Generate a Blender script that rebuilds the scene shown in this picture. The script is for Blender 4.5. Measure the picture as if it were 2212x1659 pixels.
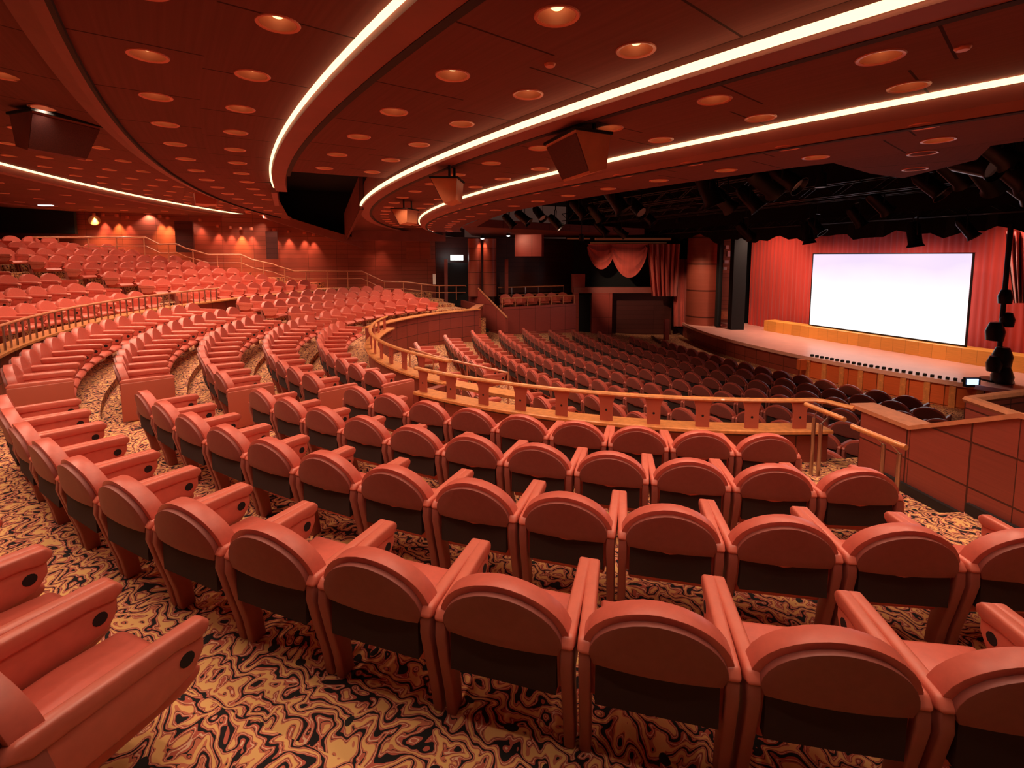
import bpy, bmesh, math, random
from math import sin, cos, pi, atan2, hypot, sqrt
from mathutils import Vector, Matrix
for o in list(bpy.data.objects): bpy.data.objects.remove(o)
SC = bpy.context.scene
COL = SC.collection
random.seed(7)

# ------------------------------------------------------------------ camera, world, light levels
CAM = Vector((13.85, 4.428, 1.3355)); FPX = 1046.6; YAW = -2.5899; PIT = .0918
FW = Vector((cos(YAW)*cos(PIT), sin(YAW)*cos(PIT), -sin(PIT)))
RT = Vector((sin(YAW), -cos(YAW), 0)); UP = RT.cross(FW)
cd = bpy.data.cameras.new('camera'); cam = bpy.data.objects.new('camera', cd); COL.objects.link(cam)
cam.matrix_world = Matrix(((RT.x, UP.x, -FW.x, CAM.x), (RT.y, UP.y, -FW.y, CAM.y), (RT.z, UP.z, -FW.z, CAM.z), (0, 0, 0, 1)))
cd.sensor_fit = 'HORIZONTAL'; cd.sensor_width = 36; cd.lens = 36*FPX/2212
cd.shift_y = -(829.5-650)/2212; cd.clip_start = .05; cd.clip_end = 200
SC.camera = cam
SC.view_settings.view_transform = 'Standard'; SC.view_settings.look = 'None'
SC.view_settings.gamma = 1; SC.view_settings.use_curve_mapping = False
SC.view_settings.exposure = 0.0
SC.cycles.max_bounces = 5; SC.cycles.diffuse_bounces = 4; SC.cycles.glossy_bounces = 2; SC.cycles.transmission_bounces = 1
wd = bpy.data.worlds.new('world'); SC.world = wd; wd.use_nodes = True
wd.node_tree.nodes['Background'].inputs[0].default_value = (1.0, .45, .34, 1)
wd.node_tree.nodes['Background'].inputs[1].default_value = .045
SPOT_W = 33.0          # one ceiling downlight
COVE_E = 2.1           # cove light strips
SCREEN_E = 1.08

# ------------------------------------------------------------------ frames of reference
OC = (-18.92, 13.69)                      # centre of the stage side arcs and of the ceiling rings
EA = (-.8102, .5862); EB = (-.5862, -.8102)  # towards the stage, towards the house left wall
def T(a, b, z=0): return Vector((EA[0]*a+EB[0]*b, EA[1]*a+EB[1]*b, z))
def pol(R, t, z=0, o=(0, 0)): return Vector((o[0]+R*cos(t), o[1]+R*sin(t), z))
def ray(x, y): return FW*FPX + RT*(x-1106) - UP*(y-650)
def BD(x, y, D): return CAM + ray(x, y)/FPX*D
def BZ(x, y, z):
    d = ray(x, y); return CAM + d*((z-CAM.z)/d.z)
def depth(p): return (p-CAM).dot(FW)
def PX(p):
    d = p-CAM; z = d.dot(FW); return (1106+FPX*d.dot(RT)/z, 650-FPX*d.dot(UP)/z, z)

# ------------------------------------------------------------------ materials
def newmat(name):
    m = bpy.data.materials.new(name); m.use_nodes = True
    n = m.node_tree.nodes; return m, n, m.node_tree.links, n['Principled BSDF']
def plain(name, col, rough=.6, metal=0, var=.0, scale=8, coat=0, emit=None, es=0, sheen=0):
    m, n, l, b = newmat(name)
    b.inputs['Base Color'].default_value = (*col, 1); b.inputs['Roughness'].default_value = rough
    b.inputs['Metallic'].default_value = metal
    if coat: b.inputs['Coat Weight'].default_value = coat
    if sheen: b.inputs['Sheen Weight'].default_value = sheen
    if var:
        t = n.new('ShaderNodeTexNoise'); t.inputs['Scale'].default_value = scale; t.inputs['Detail'].default_value = 4
        g = n.new('ShaderNodeTexCoord'); l.new(g.outputs['Object'], t.inputs['Vector'])
        r = n.new('ShaderNodeValToRGB'); l.new(t.outputs['Fac'], r.inputs['Fac'])
        r.color_ramp.elements[0].position = .3; r.color_ramp.elements[1].position = .7
        r.color_ramp.elements[0].color = (*[c*(1-var) for c in col], 1); r.color_ramp.elements[1].color = (*[min(1, c*(1+var)) for c in col], 1)
        l.new(r.outputs['Color'], b.inputs['Base Color'])
    if emit:
        b.inputs['Emission Color'].default_value = (*emit, 1); b.inputs['Emission Strength'].default_value = es
    return m
def panelmat(name, col, bw, bh, mortar=.012, rough=.45, dark=.25, var=.12, off=0.0, grain=(2, 60)):
    """wood panelling with dark joints, laid out in metres on the UVs"""
    m, n, l, b = newmat(name)
    uv = n.new('ShaderNodeUVMap'); bt = n.new('ShaderNodeTexBrick')
    l.new(uv.outputs['UV'], bt.inputs['Vector'])
    bt.offset = off; bt.inputs['Scale'].default_value = 1
    bt.inputs['Brick Width'].default_value = bw; bt.inputs['Row Height'].default_value = bh
    bt.inputs['Mortar Size'].default_value = mortar; bt.inputs['Mortar Smooth'].default_value = .2
    bt.inputs['Color1'].default_value = (*[c*(1-var) for c in col], 1); bt.inputs['Color2'].default_value = (*[c*(1+var) for c in col], 1)
    bt.inputs['Mortar'].default_value = (*[c*dark for c in col], 1)
    mp = n.new('ShaderNodeMapping'); mp.inputs['Scale'].default_value = (grain[0], grain[1], 1); l.new(uv.outputs['UV'], mp.inputs['Vector'])
    ns = n.new('ShaderNodeTexNoise'); ns.inputs['Scale'].default_value = 1; ns.inputs['Detail'].default_value = 5; l.new(mp.outputs['Vector'], ns.inputs['Vector'])
    mr = n.new('ShaderNodeMapRange'); mr.inputs['To Min'].default_value = .75; mr.inputs['To Max'].default_value = 1.2; l.new(ns.outputs['Fac'], mr.inputs['Value'])
    mx = n.new('ShaderNodeMix'); mx.data_type = 'RGBA'; mx.blend_type = 'MULTIPLY'; mx.inputs['Factor'].default_value = 1
    l.new(bt.outputs['Color'], mx.inputs['A']); l.new(mr.outputs['Result'], mx.inputs['B']); l.new(mx.outputs['Result'], b.inputs['Base Color'])
    b.inputs['Roughness'].default_value = rough
    if 'ceiling' in name: b.inputs['Specular IOR Level'].default_value = .12
    return m
def carpetmat():
    m, n, l, b = newmat('swirl_carpet')
    g = n.new('ShaderNodeTexCoord')
    nz = n.new('ShaderNodeTexNoise'); nz.inputs['Scale'].default_value = 3.2; nz.inputs['Detail'].default_value = 2; l.new(g.outputs['Object'], nz.inputs['Vector'])
    mx = n.new('ShaderNodeMix'); mx.data_type = 'RGBA'; mx.inputs['Factor'].default_value = .22
    l.new(g.outputs['Object'], mx.inputs['A']); l.new(nz.outputs['Color'], mx.inputs['B'])
    w = n.new('ShaderNodeTexWave'); w.inputs['Scale'].default_value = 4.6; w.inputs['Distortion'].default_value = 15; w.inputs['Detail'].default_value = 1.5; w.inputs['Detail Scale'].default_value = 2.2
    l.new(mx.outputs['Result'], w.inputs['Vector'])
    r = n.new('ShaderNodeValToRGB'); l.new(w.outputs['Fac'], r.inputs['Fac']); r.color_ramp.interpolation = 'CONSTANT'
    e = r.color_ramp.elements; e[0].position = 0; e[0].color = (.008, .006, .006, 1); e[1].position = .11; e[1].color = (.50, .105, .065, 1)
    for p, c in ((.34, (.76, .47, .29, 1)), (.46, (.52, .12, .07, 1)), (.60, (.03, .015, .012, 1)), (.67, (.58, .17, .09, 1)), (.84, (.78, .44, .16, 1))):
        q = e.new(p); q.color = c
    v = n.new('ShaderNodeTexVoronoi'); v.inputs['Scale'].default_value = 8; l.new(mx.outputs['Result'], v.inputs['Vector'])
    r2 = n.new('ShaderNodeValToRGB'); l.new(v.outputs['Distance'], r2.inputs['Fac']); r2.color_ramp.interpolation = 'CONSTANT'
    e = r2.color_ramp.elements; e[0].position = 0; e[0].color = (1, 1, 1, 1); e[1].position = .15; e[1].color = (0, 0, 0, 1)
    m2 = n.new('ShaderNodeMix'); m2.data_type = 'RGBA'; l.new(r2.outputs['Color'], m2.inputs['Factor']); l.new(r.outputs['Color'], m2.inputs['A'])
    m2.inputs['B'].default_value = (.012, .01, .01, 1); l.new(m2.outputs['Result'], b.inputs['Base Color'])
    b.inputs['Roughness'].default_value = .95
    return m
def curtainmat(name, col):
    m, n, l, b = newmat(name)
    uv = n.new('ShaderNodeUVMap'); w = n.new('ShaderNodeTexNoise'); w.inputs['Scale'].default_value = 1; w.inputs['Detail'].default_value = 3
    mp = n.new('ShaderNodeMapping'); mp.inputs['Scale'].default_value = (9, .3, 1); l.new(uv.outputs['UV'], mp.inputs['Vector']); l.new(mp.outputs['Vector'], w.inputs['Vector'])
    r = n.new('ShaderNodeValToRGB'); l.new(w.outputs['Fac'], r.inputs['Fac'])
    r.color_ramp.elements[0].position = .3; r.color_ramp.elements[1].position = .7
    r.color_ramp.elements[0].color = (*[c*.75 for c in col], 1); r.color_ramp.elements[1].color = (*col, 1)
    l.new(r.outputs['Color'], b.inputs['Base Color']); b.inputs['Roughness'].default_value = .85; b.inputs['Sheen Weight'].default_value = .3
    return m
M = dict(
    seat=plain('coral_upholstery', (.60, .12, .082), .36, var=.06, scale=30),
    shell=plain('back_shell', (.28, .068, .052), .5, var=.06, scale=30),
    arm=plain('armrest_leather', (.64, .15, .10), .32, var=.06, scale=20),
    frame=plain('seat_frame', (.34, .09, .068), .45),
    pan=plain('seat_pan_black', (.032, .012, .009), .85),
    dark=plain('black_hole', (.006, .006, .008), .6),
    carpet=carpetmat(),
    wood=plain('oak_rail', (.70, .26, .085), .3, var=.18, scale=14, coat=.3),
    woodlight=plain('pale_rail', (.60, .22, .11), .35, var=.12, scale=14),
    panel=panelmat('parapet_panels', (.30, .055, .035), .62, .43, .010),
    wpanel=panelmat('side_wall_panels', (.34, .075, .045), 1.3, .21, .006),
    ceil=panelmat('ceiling_panels', (.18, .054, .045), 1.25, 9, .010, rough=.85, grain=(.6, 30), var=.06),
    lip=plain('ceiling_fascia', (.28, .070, .055), .65, var=.08, scale=3),
    lipdark=plain('dark_joint', (.03, .008, .007), .8),  # near-black joint strips beside the fascias
    black=plain('black_masking', (.006, .006, .007), .9),
    metal=plain('rig_metal', (.03, .03, .033), .35, .7),
    lens=plain('lamp_lens', (.7, .75, .8), .1, .3),
    steel=plain('brushed_steel', (.55, .42, .36), .3, 1),
    cove=plain('cove_tube', (1, .9, .7), .5, emit=(1, .74, .38), es=COVE_E),
    cup=plain('copper_reflector', (.42, .13, .08), .35, .2),
    trim=plain('copper_trim', (.70, .18, .10), .35, .2),
    bulb=plain('bulb_glow', (1, .9, .7), .5, emit=(1, .62, .25), es=2.6),
    exitm=plain('exit_light', (1, 1, 1), .5, emit=(.95, 1, .95), es=4),
    curtain=curtainmat('red_curtain', (.62, .05, .03)),
    swag=curtainmat('swag_cloth', (.60, .09, .065)),
    stage=plain('stage_boards', (.82, .42, .34), .34, var=.06, scale=2),
    orange=panelmat('orange_apron', (.72, .14, .04), .8, .6, .012, rough=.35),
    riser=panelmat('orange_riser', (.95, .46, .09), .4, .9, .004, rough=.4, dark=.5),
    redwall=panelmat('red_box_wall', (.36, .06, .045), .9, 1.2, .01),
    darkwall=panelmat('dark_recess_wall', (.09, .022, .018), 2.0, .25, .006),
    gold=plain('gold_trim', (.85, .50, .25), .35, .6),
    spkwood=plain('speaker_wood', (.62, .19, .08), .45, var=.1, scale=6),
    grille=plain('speaker_grille', (.10, .022, .018), .8, var=.3, scale=120),
    blue=plain('monitor_screen', (.1, .2, .5), .3, emit=(.35, .55, 1), es=2.5),
    white=plain('white_paint', (.8, .75, .7), .5),
    plinth=plain('black_plinth', (.01, .01, .012), .5),
)
def screenmat():
    m, n, l, b = newmat('projection')
    uv = n.new('ShaderNodeUVMap'); t = n.new('ShaderNodeTexNoise'); t.inputs['Scale'].default_value = 1.6; l.new(uv.outputs['UV'], t.inputs['Vector'])
    sx = n.new('ShaderNodeSeparateXYZ'); l.new(uv.outputs['UV'], sx.inputs[0])
    ad = n.new('ShaderNodeMath'); ad.operation = 'MULTIPLY_ADD'; l.new(t.outputs['Fac'], ad.inputs[0]); ad.inputs[1].default_value = .25; l.new(sx.outputs['Y'], ad.inputs[2])
    r = n.new('ShaderNodeValToRGB'); l.new(ad.outputs[0], r.inputs['Fac'])
    r.color_ramp.elements[0].position = .62; r.color_ramp.elements[0].color = (1, .985, .99, 1)
    r.color_ramp.elements[1].position = 1.0; r.color_ramp.elements[1].color = (.80, .68, .92, 1)
    l.new(r.outputs['Color'], b.inputs['Emission Color']); b.inputs['Emission Strength'].default_value = SCREEN_E
    b.inputs['Base Color'].default_value = (.08, .08, .08, 1)
    return m
M['screen'] = screenmat()

# ------------------------------------------------------------------ object helpers
def tag(o, label, cat, group=None, kind=None):
    o['label'] = label; o['category'] = cat
    if group: o['group'] = group
    if kind: o['kind'] = kind
    return o
def struct(o): o['kind'] = 'structure'; return o
def empty(name, loc, label, cat, group=None, rz=0):
    o = bpy.data.objects.new(name, None); o.empty_display_size = .1; COL.objects.link(o); o.location = loc; o.rotation_euler = (0, 0, rz)
    return tag(o, label, cat, group)
def link(name, me, mat=None, parent=None):
    if mat is not None and not me.materials: me.materials.append(mat)
    o = bpy.data.objects.new(name, me); COL.objects.link(o)
    if parent: o.parent = parent
    return o
class MB:
    def __init__(s): s.v = []; s.f = []; s.uv = []; s.mi = []
    def face(s, pts, uvs=None, mi=0):
        i = len(s.v); s.v += [tuple(p) for p in pts]; s.f.append(tuple(range(i, i+len(pts))))
        if uvs is None:
            a, b = Vector(pts[0]), Vector(pts[1]); u = (b-a).normalized() if (b-a).length else Vector((1, 0, 0))
            nn = u.cross(Vector(pts[-1])-a); nn = nn.normalized() if nn.length else Vector((0, 0, 1)); w = nn.cross(u)
            uvs = [((Vector(p)-a).dot(u), (Vector(p)-a).dot(w)) for p in pts]
        s.uv.append(uvs); s.mi.append(mi)
    def box(s, x0, x1, y0, y1, z0, z1, mi=0, m=None):
        P = [Vector(p) for p in ((x0, y0, z0), (x1, y0, z0), (x1, y1, z0), (x0, y1, z0), (x0, y0, z1), (x1, y0, z1), (x1, y1, z1), (x0, y1, z1))]
        if m is not None: P = [m @ p for p in P]
        for q in ((3, 2, 1, 0), (4, 5, 6, 7), (0, 1, 5, 4), (1, 2, 6, 5), (2, 3, 7, 6), (3, 0, 4, 7)): s.face([P[i] for i in q], mi=mi)
    def hexa(s, P, mi=0):
        P = [Vector(p) for p in P]
        for q in ((3, 2, 1, 0), (4, 5, 6, 7), (0, 1, 5, 4), (1, 2, 6, 5), (2, 3, 7, 6), (3, 0, 4, 7)): s.face([P[i] for i in q], mi=mi)
    def wall(s, a, b, z0, z1, th=.1, mi=0, z1b=None, z0b=None):
        """upright slab between two plan points"""
        a = Vector((a[0], a[1], 0)); b = Vector((b[0], b[1], 0)); d = (b-a).normalized(); n = Vector((-d.y, d.x, 0))*th/2
        z1b = z1 if z1b is None else z1b; z0b = z0 if z0b is None else z0b
        Z = lambda p, z: Vector((p.x, p.y, z))
        s.hexa([Z(a-n, z0), Z(b-n, z0b), Z(b+n, z0b), Z(a+n, z0), Z(a-n, z1), Z(b-n, z1b), Z(b+n, z1b), Z(a+n, z1)], mi)
    def tube(s, pts, r, n=10, mi=0, sx=1.0, caps=True):
        pts = [Vector(p) for p in pts]; rings = []
        for i, p in enumerate(pts):
            d = (pts[min(i+1, len(pts)-1)]-pts[max(i-1, 0)]).normalized()
            ref = Vector((0, 0, 1)) if abs(d.z) < .9 else Vector((1, 0, 0))
            x = d.cross(ref).normalized(); y = x.cross(d).normalized()
            rr = r[i] if isinstance(r, (list, tuple)) else r
            rings.append([p+x*cos(2*pi*k/n)*rr*sx+y*sin(2*pi*k/n)*rr for k in range(n)])
        i0 = len(s.v)
        for R in rings: s.v += [tuple(q) for q in R]
        for i in range(len(rings)-1):
            for k in range(n):
                a = i0+i*n+k; b = i0+i*n+(k+1) % n
                s.f.append((a, b, b+n, a+n)); s.uv.append([(k/n, i), ((k+1)/n, i), ((k+1)/n, i+1), (k/n, i+1)]); s.mi.append(mi)
        if caps:
            s.f.append(tuple(i0+k for k in range(n))[::-1]); s.uv.append([(0, 0)]*n); s.mi.append(mi)
            j = i0+(len(rings)-1)*n; s.f.append(tuple(j+k for k in range(n))); s.uv.append([(0, 0)]*n); s.mi.append(mi)
    def lathe(s, prof, n=24, c=(0, 0, 0), mi=0, mis=None):
        i0 = len(s.v)
        for r, z in prof:
            for k in range(n): s.v.append((c[0]+r*cos(2*pi*k/n), c[1]+r*sin(2*pi*k/n), c[2]+z))
        for i in range(len(prof)-1):
            for k in range(n):
                a = i0+i*n+k; b = i0+i*n+(k+1) % n
                s.f.append((a, b, b+n, a+n)); s.uv.append([(0, 0)]*4); s.mi.append(mis[i] if mis else mi)
    def sweep(s, prof, t0, t1, o=(0, 0), seg=None, mi=0, closed=True, caps=True, R0=None, zslope=0):
        """sweep a profile of (r, z) along an arc; UV in metres"""
        Rm = sum(p[0] for p in prof)/len(prof); L = abs(t1-t0)*Rm
        n = seg or max(4, int(L/.35)); i0 = len(s.v); m = len(prof)
        for i in range(n+1):
            t = t0+(t1-t0)*i/n
            for r, z in prof: s.v.append((o[0]+r*cos(t), o[1]+r*sin(t), z))
        d = [0]
        for j in range(m): q = prof[(j+1) % m]; d.append(d[-1]+hypot(q[0]-prof[j][0], q[1]-prof[j][1]))
        for i in range(n):
            u0, u1 = L*i/n, L*(i+1)/n
            for j in range(m if closed else m-1):
                a = i0+i*m+j; b = i0+i*m+(j+1) % m
                s.f.append((a, b, b+m, a+m)); s.uv.append([(u0, d[j]), (u0, d[j+1]), (u1, d[j+1]), (u1, d[j])]); s.mi.append(mi)
        if closed and caps:
            for k in (0, n): s.f.append(tuple(i0+k*m+j for j in range(m))); s.uv.append([(0, 0)]*m); s.mi.append(mi)
    def mesh(s, name, mats, smooth=False, ang=40, weld=False):
        me = bpy.data.meshes.new(name); me.from_pydata(s.v, [], s.f)
        for m in (mats if isinstance(mats, (list, tuple)) else [mats]): me.materials.append(m)
        ul = me.uv_layers.new(name='UVMap'); i = 0
        flat = [c for fu in s.uv for c in fu]
        for k, c in enumerate(flat): ul.data[k].uv = c
        me.polygons.foreach_set('material_index', s.mi)
        if weld or smooth:
            bm = bmesh.new(); bm.from_mesh(me); bmesh.ops.remove_doubles(bm, verts=bm.verts, dist=1e-5); bm.to_mesh(me); bm.free()
        me.validate(); me.update()
        if smooth:
            me.polygons.foreach_set('use_smooth', [True]*len(me.polygons)); me.set_sharp_from_angle(angle=math.radians(ang))
        return me
    def build(s, name, mats, parent=None, smooth=False, ang=40):
        return link(name, s.mesh(name, mats, smooth, ang), None, parent)
def one(fn, name, mats, parent=None, smooth=False, **k):
    b = MB(); fn(b); return b.build(name, mats, parent, smooth)

# ================================================================== THE ROOM
FR = lambda k: 12.693-1.0534*k          # back line of row k of the middle tier
FZ = lambda k: -.133*k                  # top of its seat backs
UR = lambda k: 14.7+1.05*k
UZ = lambda k: .3+.275*min(k, 3)+.24*max(0, k-3)
ORR = lambda k: 25.85-(k-3)*1.115
OZ = lambda k: -1.5636-.083*(k-3)
HC = .785                               # seat height
TL, TR_ = -1.98, .70
# middle tier terraces: one stepped floor
b = MB()
zf = lambda k: FZ(k)-HC
prof = [(7.33, -3.6), (7.33, zf(4)), (FR(4)+.27, zf(4))]
for k in (3, 2, 1): prof += [(FR(k+1)+.27, zf(k)), (FR(k)+.27, zf(k))]
prof += [(FR(1)+.27, zf(0)), (13.05, zf(0)), (13.05, zf(0)+.133), (14.15, zf(0)+.133), (14.15, zf(0)+.28), (17.6, zf(0)+.28), (17.6, -3.6)]
b2 = [(7.99, -3.6), (7.99, zf(4))]+prof[2:]
b.sweep(b2, -.125, TR_, mi=0); b.sweep(prof, -.30, -.125, mi=0)
# left of the camera the tier stops at the rear parapet
b3 = [p for p in prof if p[0] < 13]+[(13.25, zf(0)), (13.25, -3.6)]
b.sweep(b3, -1.13, -.30, mi=0); b.sweep([(8.07, -3.6), (8.07, zf(4))]+b3[2:], TL, -1.13, mi=0)
struct(b.build('floor', M['carpet']))
# front part of the middle tier on the near side stops further from the stage (7.2 on the left, 7.8 here): covered by the parapet ledge
# upper tier terraces
b = MB(); prof = [(13.25, -3.6), (13.25, UZ(0)-HC), (UR(0)+.27, UZ(0)-HC)]
for k in range(1, 9): prof += [(UR(k-1)+.27, UZ(k)-HC), (UR(k)+.27, UZ(k)-HC)]
prof += [(27, UZ(8)-HC), (27, -3.6)]
b.sweep(prof, -1.98, -.42); struct(b.build('floor', M['carpet']))
# stalls floor, gently raked, and the pit
b = MB()
b.sweep([(31.6, OZ(3)-HC+.0744*5.75), (ORR(9)-.75, OZ(9)-HC), (16.2, OZ(9)-HC), (16.2, -4), (31.6, -4)], -1.35, -.05, o=OC)
struct(b.build('floor', M['carpet']))
# ---- ceiling rings, with true round holes for the downlights
LIGHTS = []       # (pos, radius, ring, index)
def ceil_zone(R0, R1, z0, z1, rings, th0, step, n, name='ceiling', hole=.112, skip=None, slot=False):
    """annular ceiling between R0 and R1 (about OC); each ring carries one light per step"""
    b = MB(); bands = []
    rs = sorted(rings); edges = [R0]+[(rs[i]+rs[i+1])/2 for i in range(len(rs)-1)]+[R1]
    zz = lambda R: z0+(z1-z0)*(R-R0)/(R1-R0)
    ncell = n
    for bi, rc in enumerate(rs):
        e0, e1 = edges[bi], edges[bi+1]; off = rings_off.get(rc, 0)
        for i in range(ncell):
            tc = th0-step*(i+off); 
            ta, tb = tc-step/2, tc+step/2
            P = lambda s, t: Vector((OC[0]+s*cos(t), OC[1]+s*sin(t), zz(s)))
            uvf = lambda s, t: (-t*rc, s-R0)
            cx, cy = OC[0]+rc*cos(tc), OC[1]+rc*sin(tc)
            hasl = not (skip and skip(rc, tc)) and not (slot and cx*EB[0]+cy*EB[1] > -.6 and cx*EA[0]+cy*EA[1] > -9.55)
            if not hasl:
                q = [(e0, ta), (e1, ta), (e1, tb), (e0, tb)]
                b.face([P(*k) for k in q], [uvf(*k) for k in q]); continue
            hw = step/2*rc; lo, hi = e0-rc, e1-rc
            ang = sorted(set([2*pi*k/24 for k in range(24)]+[atan2(y, x) % (2*pi) for x in (lo, hi) for y in (-hw, hw)]))
            outer = []; inner = []
            for a in ang:
                dx, dy = cos(a), sin(a); ts = []
                if abs(dx) > 1e-9: ts.append((hi if dx > 0 else lo)/dx)
                if abs(dy) > 1e-9: ts.append((hw if dy > 0 else -hw)/dy)
                tt = min(ts); outer.append((rc+dx*tt, tc+dy*tt/rc)); inner.append((rc+dx*hole, tc+dy*hole/rc))
            for k in range(len(ang)):
                j = (k+1) % len(ang); q = [outer[k], outer[j], inner[j], inner[k]]
                b.face([P(*x) for x in q], [uvf(*x) for x in q])
            LIGHTS.append((P(rc, tc), rc, i))
    o = b.build(name, M['ceil'])
    if slot:
        bm = bmesh.new(); bm.from_mesh(o.data); bmesh.ops.remove_doubles(bm, verts=bm.verts, dist=1e-4)
        pb = lambda v: v.x*EB[0]+v.y*EB[1]
        bmesh.ops.bisect_plane(bm, geom=bm.verts[:]+bm.edges[:]+bm.faces[:], plane_co=T(0, -.4), plane_no=(EB[0], EB[1], 0))
        fs = [f for f in bm.faces if pb(f.calc_center_median()) > -.4]; g = set(fs)
        for f in fs: g.update(f.edges); g.update(f.verts)
        bmesh.ops.bisect_plane(bm, geom=list(g), plane_co=T(-9.35, 0), plane_no=(EA[0], EA[1], 0), clear_outer=True)
        bm.to_mesh(o.data); bm.free()
    return struct(o)
rings_off = {33.82: 1}
Z1, Z2, Z3, Z4 = 2.84, 2.755, 2.63, 2.44
ceil_zone(32.6, 34.4, Z1, Z1, [33.12, 33.82], -.380+.0335*3, .0335, 26, slot=True)
ceil_zone(30.75, 32.45, Z2, Z2, [31.12, 31.88], -.302+.0375, .0375, 8)
ceil_zone(28.9, 30.6, Z3, Z3, [29.22, 30.06], -.302+.0375, .0375, 20)
ceil_zone(27.35, 28.75, Z4, Z4, [27.85, 28.62], -.302+.0375, .0375, 20)
rings_off = {35.8: .5, 37.4: .5}
ceil_zone(34.5, 38.4, 3.0, 3.42, [35.05, 35.8, 36.6, 37.4], -.405, .0335, 27, slot=True)
rings_off = {}
SIDE = 13.35
def rim(name, prof, t0, t1, mat='lip', o=OC, smooth=False):
    return struct(one(lambda b: b.sweep(prof, t0, t1, o=o), name, M[mat], smooth=smooth))
# fascias between the rings (trim) and their cove strips
rim('trim_1', [(32.40, 2.745), (32.62, 2.745), (32.62, 2.80), (32.56, 2.80), (32.56, 3.3), (32.40, 3.3)], -.20, -.633)
rim('trim_2', [(30.50, 2.605), (30.74, 2.605), (30.74, 2.63), (30.68, 2.63), (30.68, 3.2), (30.50, 3.2)], -.20, -1.25)
rim('trim_3', [(28.70, 2.425), (28.86, 2.47), (28.90, 2.57), (28.84, 2.59), (28.84, 3.0), (28.70, 3.0)], -.20, -1.25)
rim('trim_4', [(34.28, 2.80), (34.36, 2.82), (34.52, 2.90), (34.56, 3.3), (34.28, 3.3)], -.30, -.90)
b = MB(); b.wall(T(-9.30, .1), T(-9.9, 13.5), 2.70, 3.5, .12, z0b=3.12); struct(b.build('trim_14', M['lip']))
b = MB(); q_ = [T(-7.35, 1.6, 2.62), T(-7.0, 13.4, 2.55), T(-2.5, 13.4, 2.5)]+[pol(30.55, atan2(T(0, bb).y-OC[1]+EA[1]*(23.35-sqrt(30.55**2-bb*bb)), T(0, bb).x-OC[0]+EA[0]*(23.35-sqrt(30.55**2-bb*bb))), 2.62, OC) for bb in (12.5, 10, 8, 6, 4, 2)]
b.face(q_, [(p.x, p.y) for p in q_]); b.wall(T(-7.35, 1.6), T(-7.0, 13.4), 2.55, 3.4, .1, z0b=2.1); struct(b.build('ceiling', M['ceil']))
rim('trim_5', [(38.42, 3.40), (38.42, 3.22), (38.60, 3.20), (38.7, 3.5)], -.45, -1.25)
rim('trim_6', [(32.33, 2.74), (32.40, 2.74), (32.40, 2.76), (32.33, 2.76)], -.2, -.56, 'lipdark')
rim('trim_7', [(30.43, 2.60), (30.50, 2.60), (30.50, 2.63), (30.43, 2.63)], -.2, -1.2, 'lipdark')
rim('trim_8', [(28.63, 2.415), (28.70, 2.415), (28.70, 2.45), (28.63, 2.45)], -.2, -1.2, 'lipdark')
rim('trim_9', [(34.25, 2.80), (34.28, 2.80), (34.28, 2.84), (34.25, 2.84)], -.3, -.9, 'lipdark')
ceil_zone(38.55, 43.6, 3.2, 3.25, [39.6, 41.2, 42.8], -.55, .0335, 20)
rim('ceiling', [(43.6, 3.22), (50, 3.5), (50, 3.6), (43.6, 3.5)], -.45, -1.25, 'lip')
def cove(prof, t0, t1, label):
    o = one(lambda b: b.sweep(prof, t0, t1, o=OC), 'cove_light', M['cove']); tag(o, label, 'cove light'); return o
cove([(32.63, 2.79), (32.66, 2.79), (32.66, 2.825), (32.63, 2.825)], -.22, -.625, 'tightly curving cove light strip ending beside the black ceiling void')
cove([(30.75, 2.635), (30.79, 2.635), (30.79, 2.685), (30.75, 2.685)], -.22, -.80, 'long bright cove light strip crossing the middle of the ceiling')
cove([(28.91, 2.582), (28.95, 2.582), (28.95, 2.622), (28.91, 2.622)], -.22, -.90, 'bright cove light strip nearest the stage, passing behind the hanging speaker')
cove([(38.36, 3.37), (38.40, 3.37), (38.40, 3.43), (38.36, 3.43)], -.55, -1.15, 'thin white cove light strip above the rear seating')
_p, _q = BZ(-80, 410, 3.22), BZ(62, 425, 3.22); TE0, TE1 = [atan2(v.y-OC[1], v.x-OC[0]) for v in (_p, _q)]
print('E2', hypot(_p.x-OC[0], _p.y-OC[1]), hypot(_q.x-OC[0], _q.y-OC[1]), TE0, TE1)
cove([(43.5, 3.235), (43.6, 3.20), (43.6, 3.24)], TE0, TE1, 'short white cove light strip at the far left over the back rows')
# stage side edge of the ceiling, and the bright soffit piece at the right
edge = [(2212, 305), (2140, 315), (2110, 345), (1950, 385), (1880, 375), (1800, 352), (1640, 350), (1500, 365), (1400, 383), (1300, 402), (1200, 430), (1150, 442), (1100, 458), (1060, 472), (1030, 490)]
b = MB(); E = [BZ(x, y, Z4) for x, y in edge]
E += [T(7.2, 8.8, Z4), T(5.8, 13.3, Z4)]
inner = []
for p in E:
    t = atan2(p.y-OC[1], p.x-OC[0]); inner.append(pol(27.36, t, Z4, OC))
E = [p if hypot(p.x-OC[0], p.y-OC[1]) < 27.36 else None for p in E]
for i in range(len(E)-1):
    p, q, u, v = E[i], E[i+1], inner[i], inner[i+1]
    if p is None and q is None: continue
    p = p or u; q = q or v
    pts = [u, p, q, v] if (p-u).length > 1e-4 and (q-v).length > 1e-4 else ([u, q, v] if (p-u).length <= 1e-4 else [u, p, v])
    b.face(pts, [(k.x, k.y) for k in pts])
    b.face([p, q, q+Vector((0, 0, .3)), p+Vector((0, 0, .3))])
struct(b.build('ceiling', M['ceil']))
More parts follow.
